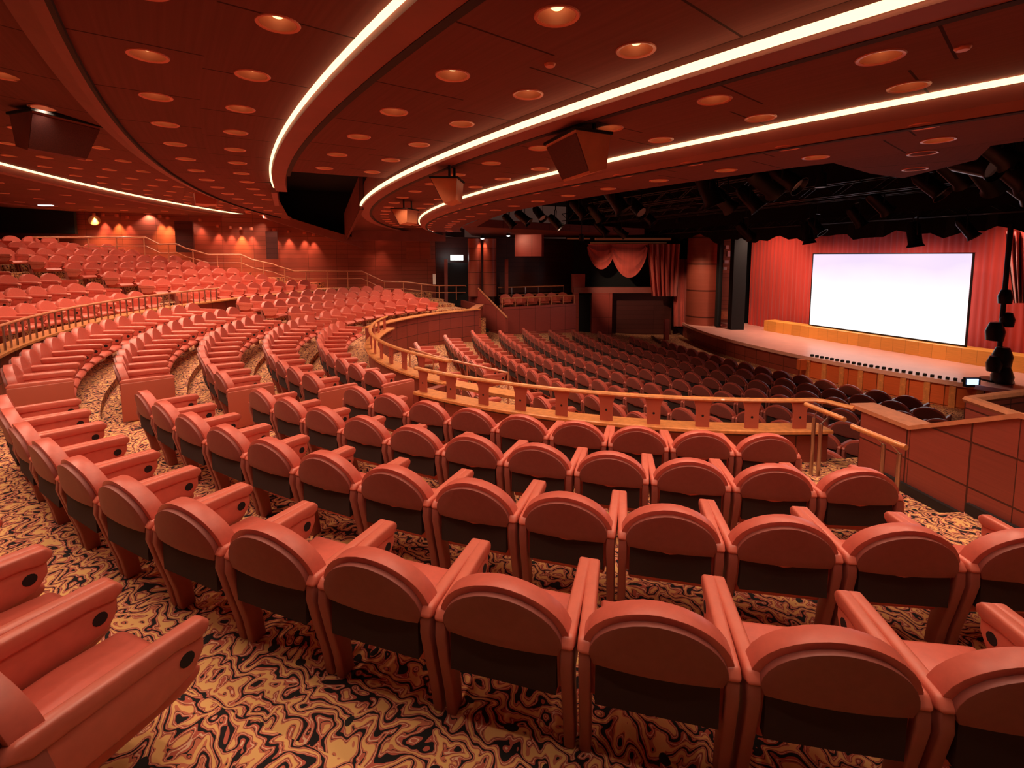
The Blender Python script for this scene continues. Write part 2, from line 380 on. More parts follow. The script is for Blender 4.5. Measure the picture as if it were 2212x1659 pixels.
# dark loft over the stage and over the gap in the ceiling
b = MB()
for z, a0, a1, b0, b1 in ((4.6, -30, 16, -16, 17),): b.face([T(a0, b0, z), T(a1, b0, z), T(a1, b1, z), T(a0, b1, z)])
struct(b.build('ceiling', M['black']))
# ---- house left wall, with the sconce bays
b = MB()
W0 = T(-24, 15.6); W1 = T(-10, 14.2); W2 = T(-2.6, SIDE); W3 = T(5.6, SIDE)
Wm = W1.lerp(W2, .42); b.wall(W0, W1, -1.5, 3.3, .2); b.wall(W1, Wm, -1.5, 3.2, .2, z1b=2.0); b.wall(Wm, W2, -1.5, 2.16, .2); 
struct(b.build('wall_left', M['wpanel']))
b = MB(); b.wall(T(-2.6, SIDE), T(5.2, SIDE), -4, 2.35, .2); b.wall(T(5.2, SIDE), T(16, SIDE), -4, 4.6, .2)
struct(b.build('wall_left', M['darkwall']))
b = MB(); b.wall(T(-24, 15.6), T(-24, -14), -1.5, 4.5, .2); struct(b.build('wall_back', M['black']))
b = MB(); b.wall(T(-10.3, 14.9), T(-2.6, 14.9), -1.5, 4.6, .2); struct(b.build('wall_left', M['black']))
# sloping fascia under the black opening
b = MB(); b.hexa([T(-10.6, SIDE+.3, 3.1), T(-6.2, SIDE-.1, 1.75), T(-6.2, SIDE+.3, 1.75), T(-10.6, SIDE+.8, 3.1), T(-10.6, SIDE+.3, 3.5), T(-6.2, SIDE-.1, 2.1), T(-6.2, SIDE+.3, 2.1), T(-10.6, SIDE+.8, 3.5)])
struct(b.build('trim_10', M['lip']))
b = MB(); b.wall(T(-6.75, SIDE-.3), T(-2.2, SIDE-.6), 2.1, 3.2, .2); struct(b.build('wall_left', M['lip']))
# stalls side wall below the boxes and along the ends of the rows
b = MB()
ends = [pol(ORR(k), t-.045, 0, OC) for k, t in ((0, -.85), (1, -.88), (2, -.91), (3, -.95), (4, -.97), (5, -.99), (6, -1.0), (7, -1.02), (8, -1.07), (9, -1.11))]
SW = [T(-2.05, 8.75), T(-.55, 8.75)]
def zat(p, y):
    """height at which the vertical through plan point p crosses photo row y"""
    d = Vector((p[0], p[1], 0))-CAM; m = (650-y)/FPX
    return (m*d.dot(FW)-d.dot(UP))/(UP.z-m*FW.z)
def slab(b, x0, x1, y0, y1, D0, D1=None, th=.15, mi=0):
    D1 = D1 or D0; ym = (y0+y1)/2; p = BD(x0, ym, D0); q = BD(x1, ym, D1); d = (q-p); d.z = 0; n = Vector((-d.y, d.x, 0)).normalized()
    if (p-CAM).dot(n) < 0: n = -n
    n *= th; c = []
    for yy in (y1, y0):
        zp, zq = zat(p, yy), zat(q, yy)
        c += [Vector((p.x, p.y, zp)), Vector((q.x, q.y, zq)), Vector((q.x, q.y, zq))+n, Vector((p.x, p.y, zp))+n]
    b.hexa(c, mi)
# end of the left tier, stalls wall, stairs and side balcony
b = MB()
b.wall(T(-2.1, 7.7), T(-1.45, 9.3), -3.4, -.92, .14); b.wall(T(-1.45, 9.3), T(-1.45, 13.3), -3.4, -.92, .14)
struct(b.build('wall_left', M['panel']))
b = MB(); b.hexa([T(-2.2, 7.6, -.92), T(-1.35, 9.2, -.92), T(-1.6, 9.5, -.92), T(-2.45, 7.9, -.92), T(-2.2, 7.6, -.86), T(-1.35, 9.2, -.86), T(-1.6, 9.5, -.86), T(-2.45, 7.9, -.86)])
struct(b.build('trim_11', M['woodlight']))
b = MB()
for i in range(8): z = -2.55+.2*i; b.hexa([T(-1.36, 9.4+i*.32, -3.4), T(-.62-.1*i, 9.4+i*.32, -3.4), T(-.62-.1*i, 9.4+i*.32+.32, -3.4), T(-1.36, 9.4+i*.32+.32, -3.4), T(-1.36, 9.4+i*.32, z), T(-.62-.1*i, 9.4+i*.32, z), T(-.62-.1*i, 9.4+i*.32+.32, z), T(-1.36, 9.4+i*.32+.32, z)])
o = b.build('side_stairs', M['plinth']); tag(o, 'dark flight of steps from the stalls up beside the far side balcony', 'stairs')
b = MB(); b.hexa([T(-.35, 9.0, -3.4), T(-.25, 9.0, -3.4), T(-1.0, 11.4, -3.4), T(-1.1, 11.4, -3.4), T(-.35, 9.0, -1.55), T(-.25, 9.0, -1.55), T(-1.0, 11.4, -.15), T(-1.1, 11.4, -.15)]); b.wall(T(-1.1, 11.4), T(-1.1, 13.3), -1.5, -.15, .1)
struct(b.build('wall_left', M['redwall']))
b = MB(); b.tube([T(-.3, 8.95, -1.5), T(-1.05, 11.4, -.1), T(-1.05, 12.6, -.1)], .045, 8); tag(b.build('stair_handrail', M['woodlight'], smooth=True), 'sloping wooden handrail along the far dark side stairs', 'handrail')
b = MB(); b.wall(T(-.3, 9.6), T(3.95, 10.1), -3.6, -1.08, .14); struct(b.build('wall_left', M['redwall']))
b = MB(); b.hexa([T(-.3, 9.7, -1.5), T(3.9, 10.1, -1.5), T(5, 13.3, -1.5), T(-.3, 13.3, -1.5), T(-.3, 9.7, -1.35), T(3.9, 10.1, -1.35), T(5, 13.3, -1.35), T(-.3, 13.3, -1.35)]); struct(b.build('floor', M['carpet']))
def railing(label, pts, h, posts, r=.035, name='balcony_railing', low=None, pmat='woodlight', cat='railing', group=None):
    root = empty(name, Vector(pts[0])-Vector((0, 0, h)), label, cat, group); o0 = root.location
    L = [Vector(p)-o0 for p in pts]
    one(lambda b: b.tube(L, r, 8), 'handrail', M['woodlight'], root, True)
    if low: one(lambda b: b.tube([p-Vector((0, 0, low)) for p in L], r*.6, 6), 'lower_rail', M['woodlight'], root, True)
    seg = [(L[i+1]-L[i]).length for i in range(len(L)-1)]; tot = sum(seg)
    for i in range(posts):
        d = tot*i/max(1, posts-1)*.999; k = 0
        while d > seg[k] and k < len(seg)-1: d -= seg[k]; k += 1
        p = L[k]+(L[k+1]-L[k])*(d/seg[k]); one(lambda b: b.tube([p, p-Vector((0, 0, h))], r*.7, 6), 'post', M[pmat], root, True)
    return root
railing('front railing along the top of the far side balcony wall', [T(-.3, 9.6, -.66), T(3.9, 10.1, -.66)], .42, 7)
railing('back railing of the far side balcony, behind its red seats', [T(.4, 12.0, -.3), T(4.3, 12.0, -.3)], 1.0, 6, low=.4, pmat='steel')
# far wall dressing: door, exit light, lit columns, hanging lit panel
def slabobj(name, mat, *a, **k): return one(lambda b: slab(b, *a, **k), name, M[mat])
struct(slabobj('door_1', 'black', 968, 1018, 568, 660, 25.0, th=.08))
struct(slabobj('trim_12', 'lip', 1018, 1024, 560, 660, 24.9, th=.1)); struct(slabobj('trim_13', 'lip', 960, 967, 560, 660, 24.9, th=.1))
tag(slabobj('exit_sign', 'exitm', 973, 1000, 551, 562, 24.6), 'glowing white exit light above the dark far door', 'exit sign')
tag(slabobj('exit_sign', 'exitm', 81, 108, 436, 444, 18), 'glowing white exit light in the black recess at far left', 'exit sign')
tag(slabobj('wall_notice', 'white', 935, 941, 592, 614, 24.4, th=.03), 'small pale notice on the wall left of the far door', 'notice')
struct(slabobj('wall_left', 'wpanel', 852, 930, 505, 560, 24.8, th=.1))
for i, x in enumerate((1025, 1058)):
    p = BD(x, 570, 24.2); zt, zb = zat(p, 516), zat(p, 640)
    o = one(lambda b: b.tube([(0, 0, 0), (0, 0, zt-zb)], .33, 24), 'wall_column', M['wpanel'], None, True); o.location = (p.x, p.y, zb)
    tag(o, ('round red wood column right beside the far dark door', 'round red wood column nearer the side balcony, right of the first')[i], 'column')
tag(slabobj('hanging_panel', 'redwall', 1112, 1170, 492, 554, 25, 24.6, th=.5), 'lit red box panel high on the wall over the side balcony', 'wall panel')
struct(slabobj('wall_left', 'redwall', 1090, 1098, 560, 640, 25, th=.2))
for x, y, D, tx, ty, w in ((1042, 512, 23.6, 1040, 600, 60), (1098, 506, 23.6, 1150, 530, 90)):
    p = BD(x, y, D); r0 = empty('wall_spotlight', p, 'small bright spotlight '+('above the two round red columns' if x < 1060 else 'beside the lit red panel on the far wall'), 'spotlight')
    one(lambda b: b.lathe([(.001, .1), (.08, .1), (.09, -.06), (.001, -.06)], 14), 'body', M['metal'], r0, True); one(lambda b: b.lathe([(.001, -.065), (.085, -.065), (.085, -.1), (.001, -.12)], 14), 'glass', M['exitm'], r0, True)
    ld = bpy.data.lights.new('lamp', 'SPOT'); ld.energy = w; ld.color = (1, .5, .3); ld.spot_size = 1.4; ld.spot_blend = .9; ld.shadow_soft_size = .05
    lo = bpy.data.objects.new('lamp', ld); COL.objects.link(lo); lo.parent = r0; lo.location = (0, 0, -.15); lo.rotation_euler = (BD(tx, ty, 25)-p).to_track_quat('-Z', 'Y').to_euler()
# left proscenium box
BX = 25.2
root = empty('stage_box', BD(1240, 735, BX), 'red theatre box with swagged curtain left of the stage', 'theatre box'); rl = root.location
def child(o, r):
    o.parent = r; o.matrix_parent_inverse = Matrix.Translation(-r.location); return o
child(slabobj('pillar', 'redwall', 1238, 1250, 632, 735, BX, th=.4), root); child(slabobj('pillar', 'redwall', 1278, 1322, 632, 735, BX, th=.3), root)
child(slabobj('pedestal', 'redwall', 1236, 1264, 592, 632, BX, th=.5), root); tag(slabobj('bollard', 'redwall', 1436, 1446, 690, 740, BX-1, th=.2), 'short red post in front of the theatre box curtain', 'post')
child(slabobj('box_ledge', 'lip', 1240, 1448, 621, 633, BX-.15, th=.6), root)
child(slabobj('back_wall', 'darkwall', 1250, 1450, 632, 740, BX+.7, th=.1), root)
child(slabobj('doorway', 'black', 1250, 1278, 634, 735, BX+.3, th=.1), root)
child(slabobj('box_interior', 'black', 1240, 1470, 500, 624, BX+1.2, th=.1), root)
child(slabobj('gold_pelmet', 'gold', 1285, 1450, 514, 519, BX-.1, th=.1), root); child(slabobj('gold_pelmet', 'gold', 1275, 1440, 523, 528, BX-.15, th=.1), root); child(slabobj('curtain_rod', 'gold', 1225, 1275, 514, 517, BX, th=.05), root)
_p = BD(1350, 505, BX-1.0); ld = bpy.data.lights.new('box_fill_lamp', 'SPOT'); ld.energy = 420; ld.color = (1, .62, .42); ld.spot_size = 2.0; ld.spot_blend = 1; lo = bpy.data.objects.new('box_fill_lamp', ld); COL.objects.link(lo); child(lo, root); lo.location = _p; lo.rotation_euler = (BD(1350, 560, BX)-_p).to_track_quat('-Z', 'Y').to_euler()  # fill lamp added to brighten the box curtains, no fitting of its own
def swag(b, x0, x1, yt, yb, D, n=26, m=14, fold=.13):
    P = []
    for j in range(m+1):
        v = j/m; row = []
        for i in range(n+1):
            u = i/n; sag = 4*u*(1-u)
            x = x0+(x1-x0)*(u+.06*sin(pi*v)*(.5-u)*2); y = yt+(yb-yt)*v*(.12+.88*sag**.7)
            row.append(BD(x, y, D-.12*sag*v+fold*sin(v*5*pi)*(.3+.7*sag)*.6))
        P.append(row)
    for j in range(m):
        for i in range(n): b.face([P[j][i], P[j][i+1], P[j+1][i+1], P[j+1][i]], [(i/n*2, j/m*2), ((i+1)/n*2, j/m*2), ((i+1)/n*2, (j+1)/m*2), (i/n*2, (j+1)/m*2)])
def drape(b, x0, x1, y0, y1, D, folds=7, amp=.12, x2=None, x3=None, n=60, m=8):
    x2 = x0 if x2 is None else x2; x3 = x1 if x3 is None else x3; P = []
    for j in range(m+1):
        v = j/m; xa = x0+(x2-x0)*v; xb = x1+(x3-x1)*v
        P.append([BD(xa+(xb-xa)*i/n, y0+(y1-y0)*v, D+amp*sin(i/n*folds*2*pi+.5*sin(3*v))*(.6+.4*sin(i*.9))) for i in range(n+1)])
    for j in range(m):
        for i in range(n): b.face([P[j][i], P[j][i+1], P[j+1][i+1], P[j+1][i]], [(i/n*2, j/m*2), ((i+1)/n*2, j/m*2), ((i+1)/n*2, (j+1)/m*2), (i/n*2, (j+1)/m*2)])
b = MB(); swag(b, 1268, 1330, 527, 582, BX-.2); swag(b, 1318, 1400, 527, 600, BX-.3); child(b.build('swag', M['swag'], smooth=True), root)
b = MB(); drape(b, 1398, 1470, 527, 640, BX-.3, 6, .18, 1408, 1462); child(b.build('tail_curtain', M['swag'], smooth=True), root)
# big round red pier and black masking at the stage left
p = BD(1520, 610, 24.6); zt, zb = zat(p, 470), -3.0
o = one(lambda b: b.tube([(0, 0, 0), (0, 0, zt-zb)], .82, 40), 'stage_pier', M['wpanel'], None, True, ); o.location = (p.x, p.y, zb); tag(o, 'tall rounded red pier between the theatre box and the stage opening', 'pier')
p = BD(1478, 640, 25.4)
tag(one(lambda b: drape(b, 1455, 1492, 560, 705, 25.3, 3, .1), 'pier_curtain', M['swag'], None, True), 'narrow red curtain hanging between theatre box and rounded pier', 'curtain')
o = slabobj('black_leg', 'black', 1584, 1612, 480, 714, 22.5, th=.4); tag(o, 'tall black masking leg at the left edge of the red backdrop', 'stage masking')
o = slabobj('black_leg', 'black', 1553, 1561, 480, 706, 23.2, th=.3); tag(o, 'thin black masking leg beside the rounded pier', 'stage masking')
struct(slabobj('wall_stage', 'wpanel', 1556, 1590, 480, 700, 25.8, th=.1))
root = empty('wing_equipment', BD(1571, 700, 24), 'pale equipment stacked in the wing gap beside the black leg', 'equipment')
child(slabobj('crate', 'wood', 1558, 1581, 672, 690, 24, th=.4), root)
for k, (x, y, w, h) in enumerate(((1568, 530, 7, 8), (1572, 542, 10, 12), (1565, 562, 9, 7), (1563, 577, 7, 6))): child(slabobj('lamp', 'lens', x, x+w, y, y+h, 24, th=.2), root)
# ---- stage
SZ = -2.1
b = MB(); b.sweep([(6, SZ), (16.3, SZ), (16.3, SZ-.12), (6, SZ-.12)], -1.16, .05, o=OC); struct(b.build('floor', M['stage']))
b = MB(); b.sweep([(16.22, SZ-.12), (16.22, -3.3), (16.1, -3.3), (16.1, SZ-.12)], -.62, .05, o=OC); struct(b.build('wall_stage', M['orange']))
b = MB(); b.sweep([(16.2, SZ-.12), (16.2, -3.3), (16.1, -3.3), (16.1, SZ-.12)], -1.16, -.62, o=OC); struct(b.build('wall_stage', M['panel']))
for k in range(9):
    t = -.60+.034*k; o = one(lambda b: b.box(-.03, .03, -.07, .07, 0, .82), 'apron_pilaster', M['wood']); o.location = pol(16.25, t, -3.05, OC); o.rotation_euler = (0, 0, t)
    struct(o); o.name = 'trim_%d' % (20+k)
for k in range(26):
    t = -.598+.0103*k; r0 = empty('footlight', pol(16.12, t, SZ, OC), 'small dark footlight in the row along the lit front edge of the stage', 'footlight', 'footlights along the stage edge', t)
    one(lambda b: b.box(-.05, .05, -.035, .035, 0, .07), 'housing', M['black'], r0); one(lambda b: b.box(-.055, -.05, -.025, .025, .015, .06), 'lens', M['gold'], r0)
b = MB(); b.hexa([T(10.7, -9, SZ), T(10.7, 4.4, SZ), T(11.4, 4.4, SZ), T(11.4, -9, SZ), T(10.7, -9, -1.62), T(10.7, 4.4, -1.62), T(11.4, 4.4, -1.62), T(11.4, -9, -1.62)])
tag(b.build('screen_riser', M['riser']), 'long low orange riser running under the projection screen', 'riser')
root = empty('projection_screen', T(11.02, -.27, -1.6), 'large bright white projection screen on the stage', 'screen')
b = MB(); b.face([T(11.0, 2.4, -1.56), T(11.0, -2.93, -1.56), T(11.0, -2.93, 1.42), T(11.0, 2.4, 1.42)], [(0, 0), (1.78, 0), (1.78, 1), (0, 1)]); child(b.build('screen_surface', M['screen']), root)
b = MB()
for a0, b0, z0, a1, b1, z1 in ((11.01, -2.98, -1.61, 11.05, 2.45, -1.56), (11.01, -2.98, 1.42, 11.05, 2.45, 1.46), (11.01, -2.98, -1.61, 11.05, -2.93, 1.46), (11.01, 2.4, -1.61, 11.05, 2.45, 1.46)):
    b.hexa([T(a0, b0, z0), T(a0, b1, z0), T(a1, b1, z0), T(a1, b0, z0), T(a0, b0, z1), T(a0, b1, z1), T(a1, b1, z1), T(a1, b0, z1)])
child(b.build('screen_frame', M['metal']), root)
def pleats(b, a, b0, b1, z0, z1, pitch=.22, amp=.06):
    n = int(abs(b1-b0)/pitch*6); P = [[T(a+amp*sin(i/6*2*pi)*(.7+.3*sin(i*.37)), b0+(b1-b0)*i/n, z) for i in range(n+1)] for z in (z0, z1)]
    L = abs(b1-b0)
    for i in range(n): b.face([P[0][i], P[0][i+1], P[1][i+1], P[1][i]], [(L*i/n, 0), (L*(i+1)/n, 0), (L*(i+1)/n, z1-z0), (L*i/n, z1-z0)])
tag(one(lambda b: pleats(b, 11.75, 6.2, -9, SZ, 3.6, .2, .03), 'backdrop_curtain', M['curtain'], None, True), 'wide pleated red backdrop curtain behind the projection screen', 'curtain')
struct(one(lambda b: b.wall(T(13.4, -12), T(13.4, 14), -3.3, 4.6, .2), 'wall_stage', M['black']))
# black border over the stage with a ragged lower edge
b = MB(); n = 60; P0 = []; P1 = []
for i in range(n+1):
    bb = 9.5-19*i/n; z = 2.02+.10*sin(i*.9)+.07*sin(i*2.3)+(.25 if bb > 6 else 0); P0.append(T(8.8+.08*sin(i*2.1), bb, z)); P1.append(T(8.8, bb, 4.6))
for i in range(n): b.face([P0[i], P0[i+1], P1[i+1], P1[i]])
tag(b.build('border_curtain', M['black']), 'long black border curtain hanging across the top of the stage opening', 'curtain')
b = MB()
for a, z in ((6.5, 2.55), (4.4, 2.85)): b.face([T(a, 7.5, z), T(a, -9, z), T(a, -9, 4.6), T(a, 7.5, 4.6)])
tag(b.build('border_curtain', M['black']), 'black border curtains hidden high in the loft above the pit', 'curtain')
def truss(label, p, q, w=.3):
    p, q = Vector(p), Vector(q); d = (q-p).normalized(); s = d.cross(Vector((0, 0, 1))).normalized()*w/2; u = Vector((0, 0, w/2)); b = MB(); C4 = [(-s-u), (s-u), (s+u), (-s+u)]
    for c in C4: b.tube([p+c, q+c], .022, 6)
    n = max(2, int((q-p).length/.45))
    for i in range(n):
        for j in range(4): b.tube([p+(q-p)*(i/n)+C4[j], p+(q-p)*((i+1)/n)+C4[(j+1) % 4 if i % 2 else (j+3) % 4]], .012, 5, caps=False)
    tag(b.build('lighting_truss', M['metal'], smooth=True), label, 'truss')
truss('black lighting truss nearest the ceiling edge, above the stalls', T(3.3, 8.5, 2.95), T(3.3, -6.5, 2.95))
truss('black lighting truss in the middle of the dark loft', T(5.4, 7.5, 3.1), T(5.4, -8, 3.1))
truss('black lighting truss just in front of the long black border curtain', T(7.7, 9.5, 2.6), T(7.7, -9, 2.6))
for a_, b_, z_ in ((1.6, 7.0, 3.0), (.4, 3.0, 3.0)): truss('short black lighting truss '+('over the side of the stalls' if a_ > 1 else 'over the middle of the stalls'), T(a_, b_, z_), T(a_+.6, b_-7, z_))
def stage_light(x, y, D, size, yaw, pitch, label, lamp=None):
    r0 = empty('stage_spotlight', BD(x, y, D), label, 'spotlight', 'stage spotlights in the black loft')
    R = Matrix.Rotation(yaw, 4, 'Z') @ Matrix.Rotation(pitch, 4, 'X')
    b = MB(); b.lathe([(.001, .24), (.07, .23), (.10, .16), (.10, -.14), (.13, -.20), (.125, -.20), (.095, -.13)], 18)
    me = b.mesh('body', M['metal'], True); me.transform(R @ Matrix.Scale(size, 4)); link('body', me, None, r0)
    b = MB(); b.lathe([(.001, -.15), (.093, -.15)], 18); me = b.mesh('lens', M['lens']); me.transform(R @ Matrix.Scale(size, 4)); link('lens', me, None, r0)
    b = MB(); b.tube([(-.12*size, 0, 0), (-.12*size, 0, .3*size), (.12*size, 0, .3*size), (.12*size, 0, 0)], .012*size, 6); b.tube([(0, 0, .3*size), (0, 0, 4.62-r0.location.z)], .016*size, 6)
    me = b.mesh('yoke', M['metal'], True); me.transform(Matrix.Rotation(yaw, 4, 'Z')); link('yoke', me, None, r0)
    if lamp:
        ld = bpy.data.lights.new('lamp', 'SPOT'); ld.energy = lamp[0]; ld.color = lamp[1]; ld.spot_size = 1.5; ld.spot_blend = .8; ld.shadow_soft_size = .1
        lo = bpy.data.objects.new('lamp', ld); COL.objects.link(lo); lo.parent = r0
        d = Vector(lamp[2])-r0.location; lo.rotation_euler = d.to_track_quat('-Z', 'Y').to_euler(); lo.location = d.normalized()*.35
words = ['at the far left end of the black loft', 'above the side balcony', 'over the theatre box', 'beside the swag curtain', 'left of the black border', 'over the rounded pier', 'above the black masking leg', 'over the left edge of the red backdrop', 'above the left end of the screen', 'over the middle of the screen', 'above the right end of the screen', 'over the right side boom', 'close to the ceiling edge at right', 'at the top right of the loft']
SL = [(1100, 478, 14.5, 1.1, .5, .7, None), (1130, 470, 14, 1.2, .2, .9, None), (1165, 462, 13.5, 1.1, -.3, .8, None), (1250, 452, 13, 1.3, .4, .7, None), (1285, 460, 13, 1.2, .9, .8, None), (1330, 432, 11, 1.6, .2, .6, None), (1375, 448, 12, 1.4, -.5, .9, None),
      (1300, 495, 20, 1.5, .2, .8, None), (1340, 500, 19, 1.4, .6, .9, None), (1400, 470, 17, 1.5, 0, .8, None), (1530, 410, 9.5, 1.7, .3, .4, None), (1560, 432, 10, 1.4, .8, .9, None), (1650, 395, 9, 1.6, .9, 1.1, None), (1620, 430, 10, 1.4, .1, .7, None),
      (1700, 385, 8.5, 1.4, -.4, .9, None), (1745, 505, 15.5, 1.6, .2, .2, None), (1765, 490, 15, 1.3, -.4, .7, None), (1850, 470, 14, 1.4, .3, .6, None), (1975, 508, 14, 1.7, .1, .15, None), (2090, 495, 13, 1.4, -.3, .6, None), (1610, 500, 16, 1.5, .5, .8, None),
      (2060, 375, 8, 1.3, .6, .9, None), (2105, 355, 7, 1.5, -.8, 1.2, None), (2150, 325, 6.5, 1.3, .2, .8, None), (2130, 385, 7.5, 1.4, .9, 1.0, None), (2185, 370, 7, 1.5, -.2, .7, None), (2200, 400, 7.5, 1.5, .4, .9, None), (2010, 400, 9.5, 1.5, -.5, .8, None), (1200, 480, 16, 1.3, .3, .8, None), (1900, 440, 12, 1.5, .4, .8, None)]
SL.sort()
for i, s in enumerate(SL):
    px = s[0]
    w = words[[k for k, xx in enumerate((1110, 1180, 1290, 1345, 1400, 1540, 1600, 1640, 1750, 1900, 2000, 2095, 2140, 9999)) if px <= xx][0]]
    stage_light(*s[:6], 'black stage spotlight on a truss '+w, s[6])
# warm fill lamps added out of sight behind the border to brighten the stage
for i, (bb, w, tgt) in enumerate(((-3.8, 520, T(11.6, -5.0, -.6)), (-1.2, 620, T(10.4, -1, -2)), (2.2, 620, T(10.4, 2.0, -2)), (4.0, 620, T(11.6, 4.8, -.6)))):
    p = T(9.5, bb, 2.95); r0 = empty('stage_fill_lamp', p, 'unseen fill lamp added above the stage, aimed at the '+('right of the backdrop', 'screen riser', 'stage floor left of centre', 'left of the backdrop')[i], 'added fill light')
    b = MB(); b.box(-.25, .25, -.1, .1, 0, .2); b.build('body', M['metal'], r0)
    ld = bpy.data.lights.new('lamp', 'SPOT'); ld.energy = w; ld.color = (1, .62, .45); ld.spot_size = 2.1; ld.spot_blend = 1; ld.shadow_soft_size = .15
    lo = bpy.data.objects.new('lamp', ld); COL.objects.link(lo); lo.parent = r0; lo.rotation_euler = (tgt-p).to_track_quat('-Z', 'Y').to_euler(); lo.location = (0, 0, -.05)
for i, (pp, w, tgt) in enumerate(((T(1.5, -4.5, 2.9), 650, T(7.2, -2.5, -2.7)), (T(1.5, -1.0, 2.9), 300, T(7.5, 1.0, -2.4)), (T(6.0, 5.0, 2.9), 330, T(9.3, 6.9, -.4)), (T(2.2, 6.6, 2.1), 420, T(6.6, 9.2, -.2)), (T(.2, 3.2, 2.9), 330, T(1.5, 9.8, -1.3)), (T(-.4, 2.0, 2.9), 260, T(-3.5, 8.0, -1.6)))):  # fill lamps added to brighten the stage front, pier, box, balcony and parapet
    r0 = empty('front_fill_lamp', pp, ('added fill lamp in the loft aimed at the right of the stage front', 'added fill lamp in the loft aimed at the middle of the stage front', 'added fill lamp in the loft aimed at the rounded pier', 'added fill lamp in the loft aimed at the theatre box', 'added fill lamp in the loft aimed at the side balcony', 'added fill lamp in the loft aimed at the far parapet wall')[i], 'added fill light')
    b = MB(); b.lathe([(.001, .2), (.09, .2), (.11, -.1), (.001, -.1)], 16); b.tube([(0, 0, .2), (0, 0, 4.6-pp.z)], .02, 6); b.build('body', M['metal'], r0, True)
    ld = bpy.data.lights.new('lamp', 'SPOT'); ld.energy = w*2; ld.color = (1, .62, .38); ld.spot_size = (.62, .62, .7, .8, .8, .8)[i]; ld.spot_blend = .8; ld.shadow_soft_size = .1
    lo = bpy.data.objects.new('lamp', ld); COL.objects.link(lo); lo.parent = r0; lo.rotation_euler = (tgt-pp).to_track_quat('-Z', 'Y').to_euler(); lo.location = (0, 0, -.15)
# right boom tower and right curtain
root = empty('side_boom', BD(2160, 838, 13.3), 'black boom stand with lamps at the right side of the stage', 'boom stand')
b = MB(); p = BD(2162, 720, 13.3); zb, zt = SZ, 2.2
b.tube([(p.x, p.y, zb), (p.x, p.y, zt)], .06, 10); b.lathe([(.001, .06), (.35, .05), (.36, 0), (.001, 0)], 20, (p.x, p.y, zb))
child(b.build('pole', M['metal'], smooth=True), root)
for x, y, s in ((2172, 640, .2), (2150, 715, .26), (2176, 690, .2), (2165, 770, .28), (2148, 785, .22), (2165, 812, .3)): child(one(lambda b: b.lathe([(.001, -s), (s*.7, -s), (s*.8, 0), (s*.5, s*.9), (.001, s)], 14, BD(x, y, 13.2)), 'lamp_head', M['metal'], None, True), root)
tag(one(lambda b: drape(b, 2170, 2260, 500, 655, 14.5, 6, .2, 2190, 2230), 'side_swag', M['curtain'], None, True), 'gathered red side curtain at the right edge of the stage', 'curtain')
root = empty('cue_monitor', pol(16.0, -.315, SZ, OC), 'small blue lit monitor at the right end of the footlights', 'monitor')
b = MB(); slab(b, 2086, 2118, 816, 836, 13.0, th=.08); child(b.build('case', M['metal']), root)
b = MB(); slab(b, 2090, 2114, 819, 831, 12.97, th=.02); child(b.build('display', M['blue']), root)
# pit boundary
rim('wall_pit', [(17.95, -3.2), (17.95, -2.75), (17.85, -2.75), (17.85, -3.2)], -1.12, -.62, 'darkwall').name = 'wall_front'
b = MB(); slab(b, 1728, 1742, 778, 800, 16.6, th=.2); tag(b.build('corner_box', M['orange']), 'small open box at the left end of the orange stage front', 'box')

# ================================================================== PARAPETS AND RAILS
def parapet(name, R, t0, t1, zc, zb, w=.32):
    struct(one(lambda b: b.sweep([(R-.07, zb), (R+.07, zb), (R+.07, zc-.04), (R-.07, zc-.04)], t0, t1), 'wall_'+name, M['panel']))
    struct(one(lambda b: b.sweep([(R-w/2, zc-.045), (R+w/2, zc-.045), (R+w/2, zc-.01), (R+w/2-.02, zc), (R-w/2+.02, zc), (R-w/2, zc-.01)], t0, t1), 'trim_%d' % (40+len(bpy.data.objects) % 50), M['wood']))
parapet('front', 8.0, -.125, .625, -.87, -3.4)
parapet('front', 7.33, -.125, -1.13, -.87, -3.4)
parapet('front', 8.05, -1.13, -1.93, -.87, -3.4)
struct(one(lambda b: b.wall(pol(7.26, -.125), pol(8.1, -.125), -3.4, -.90, .14), 'wall_front', M['panel']))
struct(one(lambda b: b.wall(pol(7.26, -1.13), pol(8.1, -1.13), -3.4, -.90, .14), 'wall_front', M['panel']))
def railrun(label, Rr, t0, t1, zr, zc, step, group):
    root = empty('parapet_railing', pol(Rr, t0, zc), label, 'railing', group); n = max(6, int(abs(t1-t0)*Rr/.3))
    child(one(lambda b: b.tube([pol(Rr, t0+(t1-t0)*i/n, zr) for i in range(n+1)]+([pol(8.15, .615, zr), pol(8.42, .63, zr)] if t1 > 0 else []), .03, 8, sx=1.5), 'handrail', M['wood'], None, True), root)
    k = int(abs(t1-t0)/step); 
    for i in range(k+1):
        t = t0+(t1-t0)*(i+.3)/(k+.6); c = pol(Rr, t, 0); m = Matrix.Translation(c) @ Matrix.Rotation(t, 4, 'Z')
        p = child(one(lambda b: (b.box(-.012, .012, -.085, .085, zc, zr-.13, m=m), b.hexa([m @ Vector(q) for q in ((-.012, -.085, zr-.13), (.012, -.085, zr-.13), (.012, .085, zr-.13), (-.012, .085, zr-.13), (-.012, -.115, zr-.02), (.012, -.115, zr-.02), (.012, .115, zr-.02), (-.012, .115, zr-.02))])), 'post', M['panelpost'], None), root)
        d = one(lambda b: [b.face([m @ Vector((sx*.0135, cos(a*pi/5)*.016, zr-.22+sin(a*pi/5)*.016)) for a in (range(10) if sx > 0 else range(9, -1, -1))]) for sx in (-1, 1)], 'bolt', M['dark'], None); d.parent = p
    return root
M['panelpost'] = plain('red_post', (.50, .11, .065), .4)
